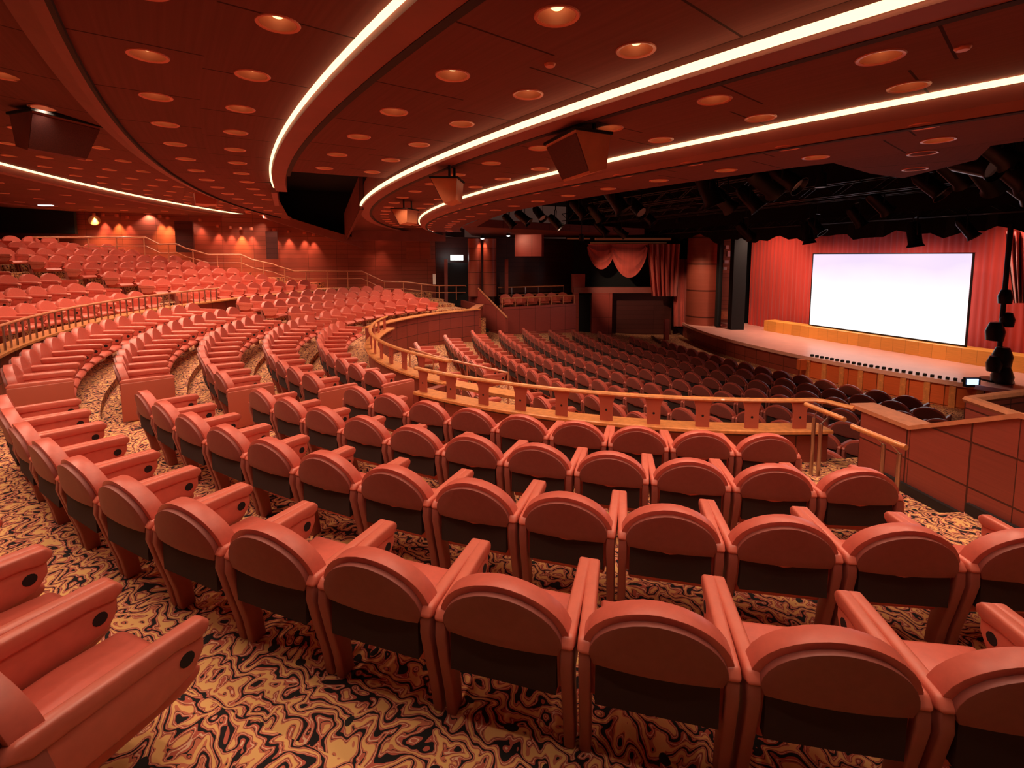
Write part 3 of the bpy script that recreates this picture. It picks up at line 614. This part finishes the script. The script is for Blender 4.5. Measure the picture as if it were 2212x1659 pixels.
struct(one(lambda b: b.sweep([(7.18, -.915), (7.48, -.915), (7.48, -.87), (7.18, -.87)], -.125, .08), 'trim_93', M['wood']))
railrun('wooden handrail on flared posts along the near curved parapet', 8.06, -.13, .60, -.50, -.87, .078, None)
railrun('wooden handrail around the tight left curve of the parapet', 7.35, -.12, -1.10, -.50, -.87, .085, None)
# rear parapet with cap, balusters and rail
struct(one(lambda b: b.sweep([(13.18, -2), (13.30, -2), (13.30, -.12), (13.18, -.12)], -.42, -1.5), 'wall_rear', M['panel']))
struct(one(lambda b: b.sweep([(13.05, -.13), (13.42, -.13), (13.42, -.09), (13.05, -.09)], -.40, -1.5), 'trim_90', M['wood']))
struct(one(lambda b: b.wall(pol(13.2, -.42), pol(16, -.42), -2, -.12, .12), 'wall_rear', M['panel']))
root = empty('rear_railing', pol(13.12, -.45, -.09), 'dark baluster railing on the parapet behind the left block', 'railing')
child(one(lambda b: b.tube([pol(13.12, -.44-.0167*i, .30) for i in range(43)], .025, 8), 'handrail', M['woodlight'], None, True), root)
for i in range(36): child(one(lambda b: b.tube([pol(13.12, -.45-.0195*i, .29), pol(13.12, -.45-.0195*i, -.1)], .016, 6), 'baluster', M['steel'], None, True), root)
# right hand aisle wall
TW = .64
def radwall(b, R0, R1, z0, z1a, z1b, th=.14, t=TW): b.wall(pol(R0, t), pol(R1, t), z0, z1a, th, z1b=z1b)
b = MB(); radwall(b, 8.5, 9.15, -3.4, -.50, -.50); radwall(b, 9.15, 10.15, -3.4, -.50, -.03); radwall(b, 10.15, 11.2, -3.4, -.03, .0); radwall(b, 11.2, 14.5, -3.4, .0, .0)
struct(b.build('wall_right', M['panel']))
b = MB(); q = Vector((-sin(TW), cos(TW), 0))
def capseg(b, R0, R1, z0, z1, w0, w1, h=.045):
    P = []
    for z_ in (0, h):
        P += [pol(R0, TW, z0+z_)-q*.09, pol(R1, TW, z1+z_)-q*.09, pol(R1, TW, z1+z_)+q*(w1-.09), pol(R0, TW, z0+z_)+q*(w0-.09)]
    b.hexa(P)
capseg(b, 8.35, 9.15, -.5, -.5, .32, .32); capseg(b, 9.15, 10.15, -.5, -.03, .16, .16); capseg(b, 10.15, 14.5, -.03, 0, .16, .16)
struct(b.build('trim_91', M['woodlight']))
b = MB()
for k, (r0, r1) in enumerate(((8.9, 9.78), (9.82, 10.84), (10.88, 11.88), (11.92, 13.0))):
    zf_ = zf(3-k); b.wall(pol(r0, TW-.011), pol(r1, TW-.010), zf_, zf_+.10, .04)
struct(b.build('baseboard_right', M['plinth']))
C1 = BZ(2096, 864, -.3); C2 = BZ(2216, 905, -.3); C3 = BZ(2300, 838, -.3); dd = (C2-C1); C2b = C1+dd*3
b = MB(); b.wall(C1, C2b, -3.4, -.33, .1); b.wall(C1, C3, -3.4, -.33, .1); struct(b.build('wall_right', M['panel']))
b = MB(); b.tube([C3, C1, C2b], .05, 8, sx=1.4); struct(b.build('trim_92', M['woodlight'], smooth=True))
# aisle handrails with brass posts
TA = .575
def aislerail(label, R0, R1, z0, z1, posts):
    root = empty('aisle_handrail', pol(posts[0][0], posts[0][1], -1.4), label, 'handrail', 'wooden aisle handrails at the near right steps')
    child(one(lambda b: b.tube([pol(R0, TA-.01, z0), pol(R1, TA, z1)], .028, 10), 'handrail', M['wood'], None, True), root)
    for R, t, zb in posts:
        child(one(lambda b: (b.tube([pol(R, t, zb), pol(R, t, -.60)], .021, 10), b.tube([pol(R, t, -.60), pol(R, TA, z0-.02)], .008, 6)), 'post', M['steel'], None, True), root)
aislerail('short sloping wooden handrail further down the near right aisle', 8.32, 8.88, -.47, -.47, ((8.43, .57, -1.45), (8.66, .562, -1.45)))
aislerail('short sloping wooden handrail nearer the camera on the right aisle', 9.12, 9.70, -.46, -.46, ((9.27, .59, -1.38), (9.50, .587, -1.38)))
# low curved rail inside the stalls
P = [BZ(885, 752, -1.3), BZ(940, 770, -1.3), BZ(1000, 784, -1.3), BZ(1098, 806, -1.3)]
railing('low wooden rail standing among the front left stalls seats', P, 1.15, 4, r=.03, name='stalls_rail')
# stepped handrail along the far side aisle
pts = [(60, 513), (180, 513), (315, 513), (345, 528), (380, 527), (400, 536), (450, 550), (520, 550), (545, 561), (590, 571), (600, 575), (636, 586), (782, 586), (828, 608), (875, 609), (940, 617), (1005, 617), (1040, 658)]
P = []
for x, y in pts:
    p = BD(x, y, 10); d = p-CAM; k = (12.3-(CAM.x*EB[0]+CAM.y*EB[1]))/(d.x*EB[0]+d.y*EB[1]); P.append(CAM+d*k)
railing('long stepped handrail following the far side aisle down to the balcony', P, .75, 22, r=.032, name='side_aisle_railing', low=.35)
# ================================================================== SCONCES ON THE FAR WALL
def onside(x, y, bb):
    p = ray(x, y); k = (bb-(CAM.x*EB[0]+CAM.y*EB[1]))/(p.x*EB[0]+p.y*EB[1]); return CAM+p*k
SCX = [(203, 470, 3), (222, 471, 1.4), (252, 473, 2), (275, 476, .5), (345, 474, 2), (362, 478, 2), (432, 482, .6), (470, 495, .7), (498, 498, 1), (520, 500, 2.4), (543, 501, 1), (592, 503, .5), (623, 507, 1.2), (657, 510, 1), (677, 514, .8), (767, 508, 1.2), (800, 507, 1), (823, 507, 1)]
for i, (x, y, w) in enumerate(SCX):
    p = onside(x, y-4, 14.3)
    for _ in range(4):
        a_ = p.x*EA[0]+p.y*EA[1]; wb = 15.6-1.4*(a_+24)/14 if a_ < -10 else 14.2-.85*(a_+10)/7.4 if a_ < -6.8 else SIDE
        p = onside(x, y-4, max(wb-.26, 13.0))
    pl = 'in the leftmost bay by the black recess' if x < 300 else 'in the leftmost bay beside the dark doorway' if x < 380 else 'in the middle bay under the cove' if x < 560 else 'below the sloping fascia' if x < 700 else 'right of the black opening'
    r0 = empty('wall_sconce', p, 'small warm downlight on the far side wall '+pl, 'sconce', 'wall downlights '+pl)
    one(lambda b: b.lathe([(.06, .12), (.07, .10), (.07, 0), (.05, 0), (.05, .08), (.001, .08)], 12), 'shade', M['trim'], r0, True)
    one(lambda b: b.lathe([(.001, .02), (.048, .02)], 10), 'glass', M['bulb'], r0)
    ld = bpy.data.lights.new('lamp', 'SPOT'); ld.energy = 150*max(w, .8); ld.color = (1, .55, .18) if w > 1.9 else (1, .42, .25); ld.spot_size = 1.05; ld.spot_blend = .8; ld.shadow_soft_size = .03
    lo = bpy.data.objects.new('lamp', ld); COL.objects.link(lo); lo.parent = r0; lo.location = (0, 0, -.01)
# dark pilasters between the bays and a gold disc added in place of a bright lamp glow
def sidepil(x0, x1, y0, y1, bb, mat, name='trim_95', th=.25):
    b = MB(); p, q2 = onside(x0, (y0+y1)/2, bb), onside(x1, (y0+y1)/2, bb); b.wall(p, q2, zat(p, y1), zat(p, y0), th); return struct(b.build(name, M[mat]))
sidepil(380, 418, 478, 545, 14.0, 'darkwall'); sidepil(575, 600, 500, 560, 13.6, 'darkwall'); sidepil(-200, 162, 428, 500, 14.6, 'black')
p = onside(203, 476, 14.72)
o = one(lambda b: b.lathe([(.001, .0), (.20, .0), (.22, .03), (.20, .06), (.001, .06)], 28), 'wall_medallion', M['gold'], None, True); o.location = p; o.rotation_euler = (pi/2, 0, atan2(EB[1], EB[0])-pi/2+pi/2+pi/2)
tag(o, 'gold disc added as a lamp glow on the far wall beside the black recess', 'medallion')
# ================================================================== DOWNLIGHTS
def inframe(p, mx=60):
    x, y, z = PX(p); return z > .3 and -mx < x < 2212+mx and -mx < y < 1659+mx
tr = MB(); tr.lathe([(.150, .004), (.152, -.006), (.178, -.010), (.185, 0), (.185, .004)], 28); tr = tr.mesh('trim_ring', M['trim'], True); tr.transform(Matrix.Scale(.75, 4))
cu = MB(); cu.lathe([(.152, 0), (.140, .10), (.11, .15), (.001, .155)], 28); cu = cu.mesh('reflector', M['cup'], True); cu.transform(Matrix.Scale(.75, 4))
bu = MB(); bu.lathe([(.001, .045), (.04, .055), (.07, .085), (.08, .12), (.07, .15)], 20); bu = bu.mesh('bulb', M['bulb'], True); bu.transform(Matrix.Scale(.75, 4))
ldm = bpy.data.lights.new('lamp', 'SPOT'); ldm.energy = SPOT_W; ldm.color = (1, .70, .50); ldm.spot_size = 1.8; ldm.spot_blend = .7; ldm.shadow_soft_size = .05
ldf = ldm.copy(); ldf.energy = SPOT_W*2.3; ldf.spot_size = 2.1; ldz = ldm.copy(); ldz.energy = SPOT_W*1.7; ldz.spot_size = 2.4
band = {33.12: 'left ceiling ring beyond the curving cove, stageward line', 33.82: 'left ceiling ring beyond the curving cove, outer line', 31.12: 'ceiling band between the two near coves, stageward line', 31.88: 'ceiling band between the two near coves, outer line', 29.22: 'ceiling band between the two stage coves, stageward line', 30.06: 'ceiling band between the two stage coves, outer line', 27.85: 'ceiling strip at the black loft edge, stageward line', 28.62: 'ceiling strip at the black loft edge, outer line', 39.6: 'low rear soffit behind the thin cove, first line', 41.2: 'low rear soffit behind the thin cove, second line', 42.8: 'low rear soffit behind the thin cove, third line', 35.05: 'rear ceiling ring above the upper seats, first line', 35.8: 'rear ceiling ring above the upper seats, second line', 36.6: 'rear ceiling ring above the upper seats, third line', 37.4: 'rear ceiling ring above the upper seats, last line'}
ORD = ['first', 'second', 'third', 'fourth', 'fifth', 'sixth', 'seventh', 'eighth', 'ninth', 'tenth', 'eleventh', 'twelfth', 'thirteenth', 'fourteenth', 'fifteenth', 'sixteenth', 'seventeenth', 'eighteenth', 'nineteenth', 'twentieth', 'twenty-first', 'twenty-second', 'twenty-third', 'twenty-fourth', 'twenty-fifth', 'twenty-sixth', 'twenty-seventh', 'twenty-eighth', 'twenty-ninth', 'thirtieth']
cnt = {}
LIGHTS += [(pol(27.2, -.31, Z4, OC), 27.2, 0), (pol(26.05, -.32, Z4, OC), 26.05, 0)]
band[27.2] = 'bright soffit at the right of the loft'; band[26.05] = 'bright soffit at the right, beside the rig'
for p, rc, i in sorted(LIGHTS, key=lambda q: (q[1], q[2])):
    vis = inframe(p, 20)
    if not vis and (p-CAM).length > 7: continue
    k = cnt.get(rc, 0)
    if vis: cnt[rc] = k+1
    lab = ('round copper downlight, %s from the right: ' % ORD[k]+band[rc]) if vis else 'round copper downlight overhead, outside the picture'
    r0 = empty('downlight', p, lab, 'ceiling light', 'ceiling downlights')
    for nm, me in (('trim_ring', tr), ('reflector', cu), ('bulb', bu)): link(nm, me, None, r0)
    lo = bpy.data.objects.new('lamp', ldf if rc > 34.6 else ldz if (rc < 29 or depth(p) > 11) else ldm); COL.objects.link(lo); lo.parent = r0; lo.location = (0, 0, .015)
# smoke detector by the near lights
for x, y, lab in ((1188, 138, 'small round smoke detector on the ceiling below the brightest downlight'), (2080, 102, 'pair of small fittings on the ceiling at the upper right')):
    z = Z2 if x < 1500 else Z3; p = BZ(x, y, z); o = one(lambda b: b.lathe([(.001, -.035), (.04, -.035), (.055, -.01), (.055, 0)], 16), 'smoke_detector', M['trim'], None, True); o.location = p; o.scale = (.8, .8, .6); tag(o, lab, 'smoke detector')
# hanging loudspeakers
def speaker(x, y, D, s, yaw, label, mat='spkwood'):
    r0 = empty('ceiling_speaker', BD(x, y, D), label, 'loudspeaker', None, yaw)
    f = .26*s; P = [(-.5*s, -.30*s, .26*s), (.5*s, -.30*s, .26*s), (.42*s, .30*s, .26*s), (-.42*s, .30*s, .26*s)]
    Q = [(-.42*s, -.02*s, -.30*s), (.42*s, -.02*s, -.30*s), (.40*s, .26*s, -.22*s), (-.40*s, .26*s, -.22*s)]
    one(lambda b: b.hexa(Q+P), 'cabinet', M[mat], r0)
    n = Vector((0, -.9, -.45)).normalized()*.015*s
    G = [Vector(P[0]).lerp(Vector(Q[0]), t)+n for t in (.06, .94)]+[Vector(P[1]).lerp(Vector(Q[1]), t)+n for t in (.94, .06)]
    one(lambda b: b.hexa([G[1], G[2], G[2]-n*.8, G[1]-n*.8, G[0], G[3], G[3]-n*.8, G[0]-n*.8]), 'grille', M['grille'], r0)
    one(lambda b: b.hexa([(p[0]*1.06, p[1]*1.1, .26*s) for p in P]+[(p[0]*1.06, p[1]*1.1, .30*s) for p in P]), 'top_plate', M['black'], r0)
    one(lambda b: [b.tube([(sx*.3*s, .1*s, .28*s), (sx*.3*s, .1*s, .28*s+.35)], .02, 6) for sx in (-1, 1)], 'bracket', M['metal'], r0)
speaker(1248, 340, 4.95, .68, -.42+pi/2-.25, 'large wedge loudspeaker hanging across the bright cove strip nearest the stage')
speaker(968, 415, 7.0, .60, -.6+pi/2-.5, 'wedge loudspeaker further along the ceiling, second from the stage side')
speaker(876, 469, 11.3, .62, -.8+pi/2-.5, 'small far wedge loudspeaker over the dark far door')
speaker(120, 296, 6.0, .75, -.5+pi/2+2.4, 'dark wedge loudspeaker hanging from the rear ceiling at upper left', 'lip')
speaker(445, 431, 13.4, .60, -.85+pi/2-1.2, 'wedge loudspeaker just above the thin white rear cove strip', 'panelpost')
# ================================================================== SEATS
def rounded(me, w, seg=2):
    bm = bmesh.new(); bm.from_mesh(me); bmesh.ops.remove_doubles(bm, verts=bm.verts, dist=1e-5)
    bmesh.ops.recalc_face_normals(bm, faces=bm.faces)
    ed = [e for e in bm.edges if len(e.link_faces) == 2 and e.calc_face_angle(0) > .6]
    bmesh.ops.bevel(bm, geom=ed, offset=w, segments=seg, profile=.5, affect='EDGES', clamp_overlap=True)
    bm.to_mesh(me); bm.free(); me.polygons.foreach_set('use_smooth', [True]*len(me.polygons)); me.set_sharp_from_angle(angle=math.radians(50)); return me
def archpts(hw, zb, zs, zt, n=16, p=1.92):
    P = [(-hw*.93, zb), (-hw, zs)]
    for i in range(1, n): 
        a = pi*i/n; c, s = cos(a), sin(a); P.append((-hw*math.copysign(abs(c)**(2/p), c), zs+(zt-zs)*abs(s)**(2/p*1.05)))
    P += [(hw, zs), (hw*.93, zb)]; return P
def tilt(x, z): return -(z-.30)*.16+.32*x*x
def backmesh(name, hw, zb, zs, zt, y0, y1, mat, bev, n=16):
    O = archpts(hw, zb, zs, zt, n); b = MB(); N = len(O); zc = (zb+zt)/2
    # grid across the width so the back can curve round the sitter
    F = lambda x, z, y: (x, tilt(x, z)+y, z)
    for y, flip in ((y0, 1), (y1, 0)):
        m = N//2
        for i in range(m):
            j = N-1-i; q = [O[i], O[i+1], O[j-1], O[j]] if i+1 < j-1 else [O[i], O[i+1], O[j]]
            S = 6
            for s in range(S):
                if i+1 >= j: break
                a0 = lambda t: (O[i][0]+(O[j][0]-O[i][0])*t, O[i][1]); a1 = lambda t: (O[i+1][0]+(O[j-1][0]-O[i+1][0])*t, O[i+1][1])
                q = [a0(s/S), a0((s+1)/S), a1((s+1)/S), a1(s/S)]
                if (i+1) == (j-1): q = [a0(s/S), a0((s+1)/S), a1(0)]
                bulge = (.022 if flip == 0 else -.0) 
                pts = [F(x, z, y) for x, z in q]
                b.face(pts if flip else pts[::-1])
    for i in range(N-1): b.face([F(*O[i], y0), F(*O[i], y1), F(*O[i+1], y1), F(*O[i+1], y0)][::-1])
    S = 6
    for s in range(S):
        x0 = O[0][0]+(O[-1][0]-O[0][0])*s/S; x1 = O[0][0]+(O[-1][0]-O[0][0])*(s+1)/S
        b.face([F(x0, zb, y0), F(x1, zb, y0), F(x1, zb, y1), F(x0, zb, y1)][::-1])
    me = b.mesh(name, mat); return rounded(me, bev) if bev else me
def prism_yz(name, pts, x0, x1, mat, bev=0, seg=2):
    b = MB(); n = len(pts)
    b.face([(x0, y, z) for y, z in pts][::-1]); b.face([(x1, y, z) for y, z in pts])
    for i in range(n): j = (i+1) % n; b.face([(x0, *pts[i]), (x0, *pts[j]), (x1, *pts[j]), (x1, *pts[i])])
    me = b.mesh(name, mat); return rounded(me, bev, seg) if bev else me
ME = {}
ME['backrest'] = backmesh('backrest', .285, .33, .565, .787, .0, .085, M['seat'], .026)
ME['back_shell'] = backmesh('back_shell', .258, .515, .56, .758, -.028, .004, M['shell'], .010)
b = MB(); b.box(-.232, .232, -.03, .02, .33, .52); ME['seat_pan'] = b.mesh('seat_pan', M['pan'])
ME['seat'] = prism_yz('seat', [(.05, .25), (.50, .27), (.56, .30), (.57, .33), (.53, .37), (.30, .385), (.05, .37)], -.235, .235, M['seat'], .022)
def armmesh(sx):
    xc = sx*.274; 
    arm = prism_yz('armrest', [(.02, .515), (.44, .515), (.53, .50), (.565, .52), (.57, .55), (.54, .58), (.30, .587), (-.02, .595), (-.055, .555)], xc-.030, xc+.030, M['arm'], .018, 3)
    sp = prism_yz('arm_panel', [(.03, .35), (.36, .35), (.50, .38), (.545, .45), (.545, .525), (.03, .525)], xc-.020, xc+.020, M['arm'], .010)
    leg = prism_yz('leg', [(.065, 0), (.15, 0), (.13, .15), (.09, .35), (.05, .54), (-.04, .575), (-.05, .48), (-.01, .32), (.04, .14)], xc-.024, xc+.024, M['frame'], .008)
    b = MB(); 
    b.tube([(xc-.0225, .475, .455), (xc+.0225, .475, .455)], .028, 14)
    return arm, sp, leg, b.mesh('cup_holder', M['dark'])
ARM = {-1: armmesh(-1), 1: armmesh(1)}
b = MB(); b.box(-.016, .016, -.04, .56, .02, .545); ENDP = rounded(b.mesh('end_panel', M['panelpost']), .01)
def joined(name, items, lod=False):
    b = MB(); mats = []
    for me in items:
        m = me.materials[0]
        if m not in mats: mats.append(m)
        mi = mats.index(m); V = [v.co.copy() for v in me.vertices]
        i0 = len(b.v); b.v += [tuple(v) for v in V]
        for p in me.polygons: b.f.append(tuple(i0+k for k in p.vertices)); b.uv.append([(0, 0)]*len(p.vertices)); b.mi.append(mi)
    me = b.mesh(name, mats); 
    me.polygons.foreach_set('use_smooth', [True]*len(me.polygons)); me.set_sharp_from_angle(angle=math.radians(50)); return me
LOWB = backmesh('b', .285, .33, .565, .787, .0, .085, M['seat'], 0, 10)
LOWS = backmesh('b', .256, .515, .56, .755, -.028, .004, M['shell'], 0, 10)
def lowarm(sx):
    xc = sx*.274
    return [prism_yz('a', [(-.05, .56), (.02, .515), (.54, .50), (.57, .53), (.55, .582), (-.02, .594)], xc-.028, xc+.028, M['arm']), prism_yz('a', [(.03, .35), (.40, .35), (.54, .44), (.54, .515), (.03, .515)], xc-.02, xc+.02, M['arm']), prism_yz('a', [(.065, 0), (.15, 0), (.09, .35), (.04, .54), (-.05, .56), (-.01, .32)], xc-.02, xc+.02, M['frame'])]
LOWSEAT = prism_yz('s', [(.05, .25), (.52, .27), (.57, .32), (.52, .378), (.05, .37)], -.235, .235, M['seat'])
FARME = joined('theatre_seat', [LOWB, LOWS, LOWSEAT, ME['seat_pan']]+lowarm(-1)+lowarm(1))

proto_parts = None
def seat_near(loc, rz, label, end=0):
    r0 = empty('theatre_seat', loc, label, 'seat', 'theatre seats', rz)
    for k in ('backrest', 'back_shell', 'seat_pan', 'seat'): link(k, ME[k], None, r0)
    for sx in (-1, 1):
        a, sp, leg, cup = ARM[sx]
        ao = link('armrest', a, None, r0); link('arm_panel', sp, None, ao); link('cup_holder', cup, None, ao); link('leg', leg, None, r0)
    if end: o = link('end_panel', ENDP, None, r0); o.location = (end*.300, 0, 0)
    return r0
SEATS = []
NR = ['front', 'second', 'third', 'fourth', 'fifth', 'sixth', 'seventh', 'eighth', 'ninth', 'tenth']
def addrow(o, R, zfl, ths, rowlabel, frm, end0=0, end1=0):
    """seats at the given angles, facing the centre o"""
    for i, t in enumerate(ths):
        SEATS.append(dict(p=pol(R, t, zfl, o), rz=t+pi/2, row=rowlabel, i=i, frm=frm, end=end0 if i == 0 else end1 if i == len(ths)-1 else 0))
def ang(t0, t1, R, step=.62):
    s = step/R; n = int(abs(t1-t0)/s+1e-6)+1; sg = 1 if t1 > t0 else -1
    return [t0+sg*s*i for i in range(n)]
# near block (F), its rows counted from the back
rn = ['back row', 'second row from the back', 'third row from the back', 'front row by the parapet']
for k, (t0, t1) in enumerate(((-.1692, .53), (-.148, .50), (-.1128, .475), (-.0701, .455))):
    addrow((0, 0), FR(k), zf(k), ang(t0, t1, FR(k)), 'near block '+rn[k], 'from its left aisle', 0, 1)
addrow((0, 0), 13.742, zf(0)+.133, ang(.075, .20, 13.742), 'closest row at the bottom left corner', 'from the left', 0, 0)
# centre block (L)
rc_ = ['back row under the rear parapet', 'second row from the back', 'third row from the back', 'fourth row from the back', 'front row by the parapet']
for k, (t0, t1) in enumerate(((-.315, -1.02), (-.320, -1.03), (-.24, -1.0), (-.195, -1.05), (-.195, -1.06))):
    addrow((0, 0), FR(k), zf(k), ang(t0, t1, FR(k)), 'centre block '+rc_[k], 'from its near aisle', 1, -1)
# far block (M)
for k, (t0, t1) in enumerate(((-1.185, -1.77), (-1.165, -1.78), (-1.15, -1.79), (-1.15, -1.80))):
    addrow((0, 0), FR(k), zf(k), ang(t0, t1, FR(k)), 'far block '+rn[k], 'from its centre aisle', 1, -1)
# upper tier (U, V)
for k, t1 in enumerate((-1.06, -1.05, -1.03, -.98)):
    addrow((0, 0), UR(k), UZ(k)-HC, ang(-.70+.03*k, t1, UR(k)), 'upper tier near block %s row' % NR[k], 'from the left edge of the view', 0, -1)
for k, (t0, t1) in enumerate(((-1.165, -1.55), (-1.145, -1.49), (-1.13, -1.46), (-1.115, -1.42), (-1.105, -1.37), (-1.10, -1.345), (-1.10, -1.32), (-1.13, -1.25))):
    addrow((0, 0), UR(k), UZ(k)-HC, ang(t0, t1, UR(k)), 'upper tier far block %s row' % NR[k], 'from its near aisle', 1, -1)
# stalls (O)
ost = {0: -.84, 1: -.86, 2: -.89, 3: -.93, 4: -.95, 5: -.97, 6: -.98, 7: -1.0, 8: -1.05, 9: -1.09}
fit = {3: -.6881, 4: -.6966, 5: -.7634, 6: -.7475, 7: -.7914}
for k in range(0, 10):
    R = ORR(k); st = .62/R; t0 = ost[k]
    if k in fit: t0 = fit[k]-round((fit[k]-t0)/st)*st
    ths = []
    for t in ang(t0, -.325, R):
        p = pol(R-.3, t, 0, OC); r = hypot(p.x, p.y); tf_ = atan2(p.y, p.x); lim = 7.30 if tf_ > -.125 else 6.65
        q_ = pol(R, t, 0, OC); 
        pa, pb2 = BZ(885, 752, -1.3), BZ(1098, 806, -1.3); c_ = pol(R-.28, t, 0, OC); ab = Vector((pb2.x-pa.x, pb2.y-pa.y)); ac = Vector((c_.x-pa.x, c_.y-pa.y)); u_ = max(0, min(1, ac.dot(ab)/ab.dot(ab)))
        if (ac-ab*u_).length < .5: continue
        if max(r, hypot(q_.x, q_.y)) < lim: ths.append(t)
    addrow(OC, R, OZ(k)-HC, ths, 'stalls %s row from the %s' % ((NR[9-k], 'stage') if k > 4 else (NR[k], 'parapet')), 'from the far side', 0, 0)
vis = []; hid = []
for s in SEATS:
    x, y, z = PX(s['p']+Vector((0, 0, .8))); s['d'] = z; s['xy'] = (x, y)
    ok = z > .3 and -120 < x < 2332 and -100 < y < 2100
    if not ok and z > 0 and z < 3 and s['row'].startswith(('closest', 'near')): ok = True
    (vis if ok else hid).append(s)
vis.sort(key=lambda s: s['d'])
print('SEATS visible', len(vis), 'total', len(SEATS))
OR = lambda i: ORD[i] if i < len(ORD) else 'later'
rowcount = {}
for s in SEATS: rowcount[s['row']] = max(rowcount.get(s['row'], 0), s['i']+1)
for n, s in enumerate(vis[:300]):
    row = s['row'].replace('near block ', 'near block, ').replace('centre block ', 'centre block, ').replace('far block ', 'far block, ').replace('stalls ', 'stalls, ')
    lab = 'coral theatre seat, %s, %s %s' % (row, OR(s['i']), s['frm'].replace('its ', '').replace('the ', ''))
    w = lab.split(); lab = ' '.join(w[:16])
    if s['d'] < 13.5: seat_near(s['p'], s['rz'], lab, s['end'])
    else:
        o = link('theatre_seat', FARME); o.location = s['p']; o.rotation_euler = (0, 0, s['rz']); tag(o, lab, 'seat', 'theatre seats')
b = MB(); mats = list(FARME.materials)
V0 = [v.co.copy() for v in FARME.vertices]; F0 = [(tuple(p.vertices), p.material_index) for p in FARME.polygons]
vv = []; ff = []; mm = []
for s in vis[300:]:
    m = Matrix.Translation(s['p']) @ Matrix.Rotation(s['rz'], 4, 'Z'); i0 = len(vv)
    vv += [tuple(m @ v) for v in V0]
    for f, mi in F0: ff.append(tuple(i0+k for k in f)); mm.append(mi)
me = bpy.data.meshes.new('distant_seats'); me.from_pydata(vv, [], ff)
for m in mats: me.materials.append(m)
me.polygons.foreach_set('material_index', mm); me.polygons.foreach_set('use_smooth', [True]*len(ff)); me.set_sharp_from_angle(angle=math.radians(50))
tag(link('distant_theatre_seats', me), 'mass of small far rows of coral theatre seats beyond the nearer blocks', 'seats', None, 'stuff')
# a few seats on the side balcony
for i in range(6):
    o = link('theatre_seat', FARME); o.location = T(.4+.66*i, 11.0, -1.35); o.rotation_euler = (0, 0, atan2(EB[1], EB[0])-pi/2+pi); 
    tag(o, 'red seat on the far side balcony, %s from its stairs' % ORD[i], 'seat', 'balcony seats')
print('objects', len(bpy.data.objects))
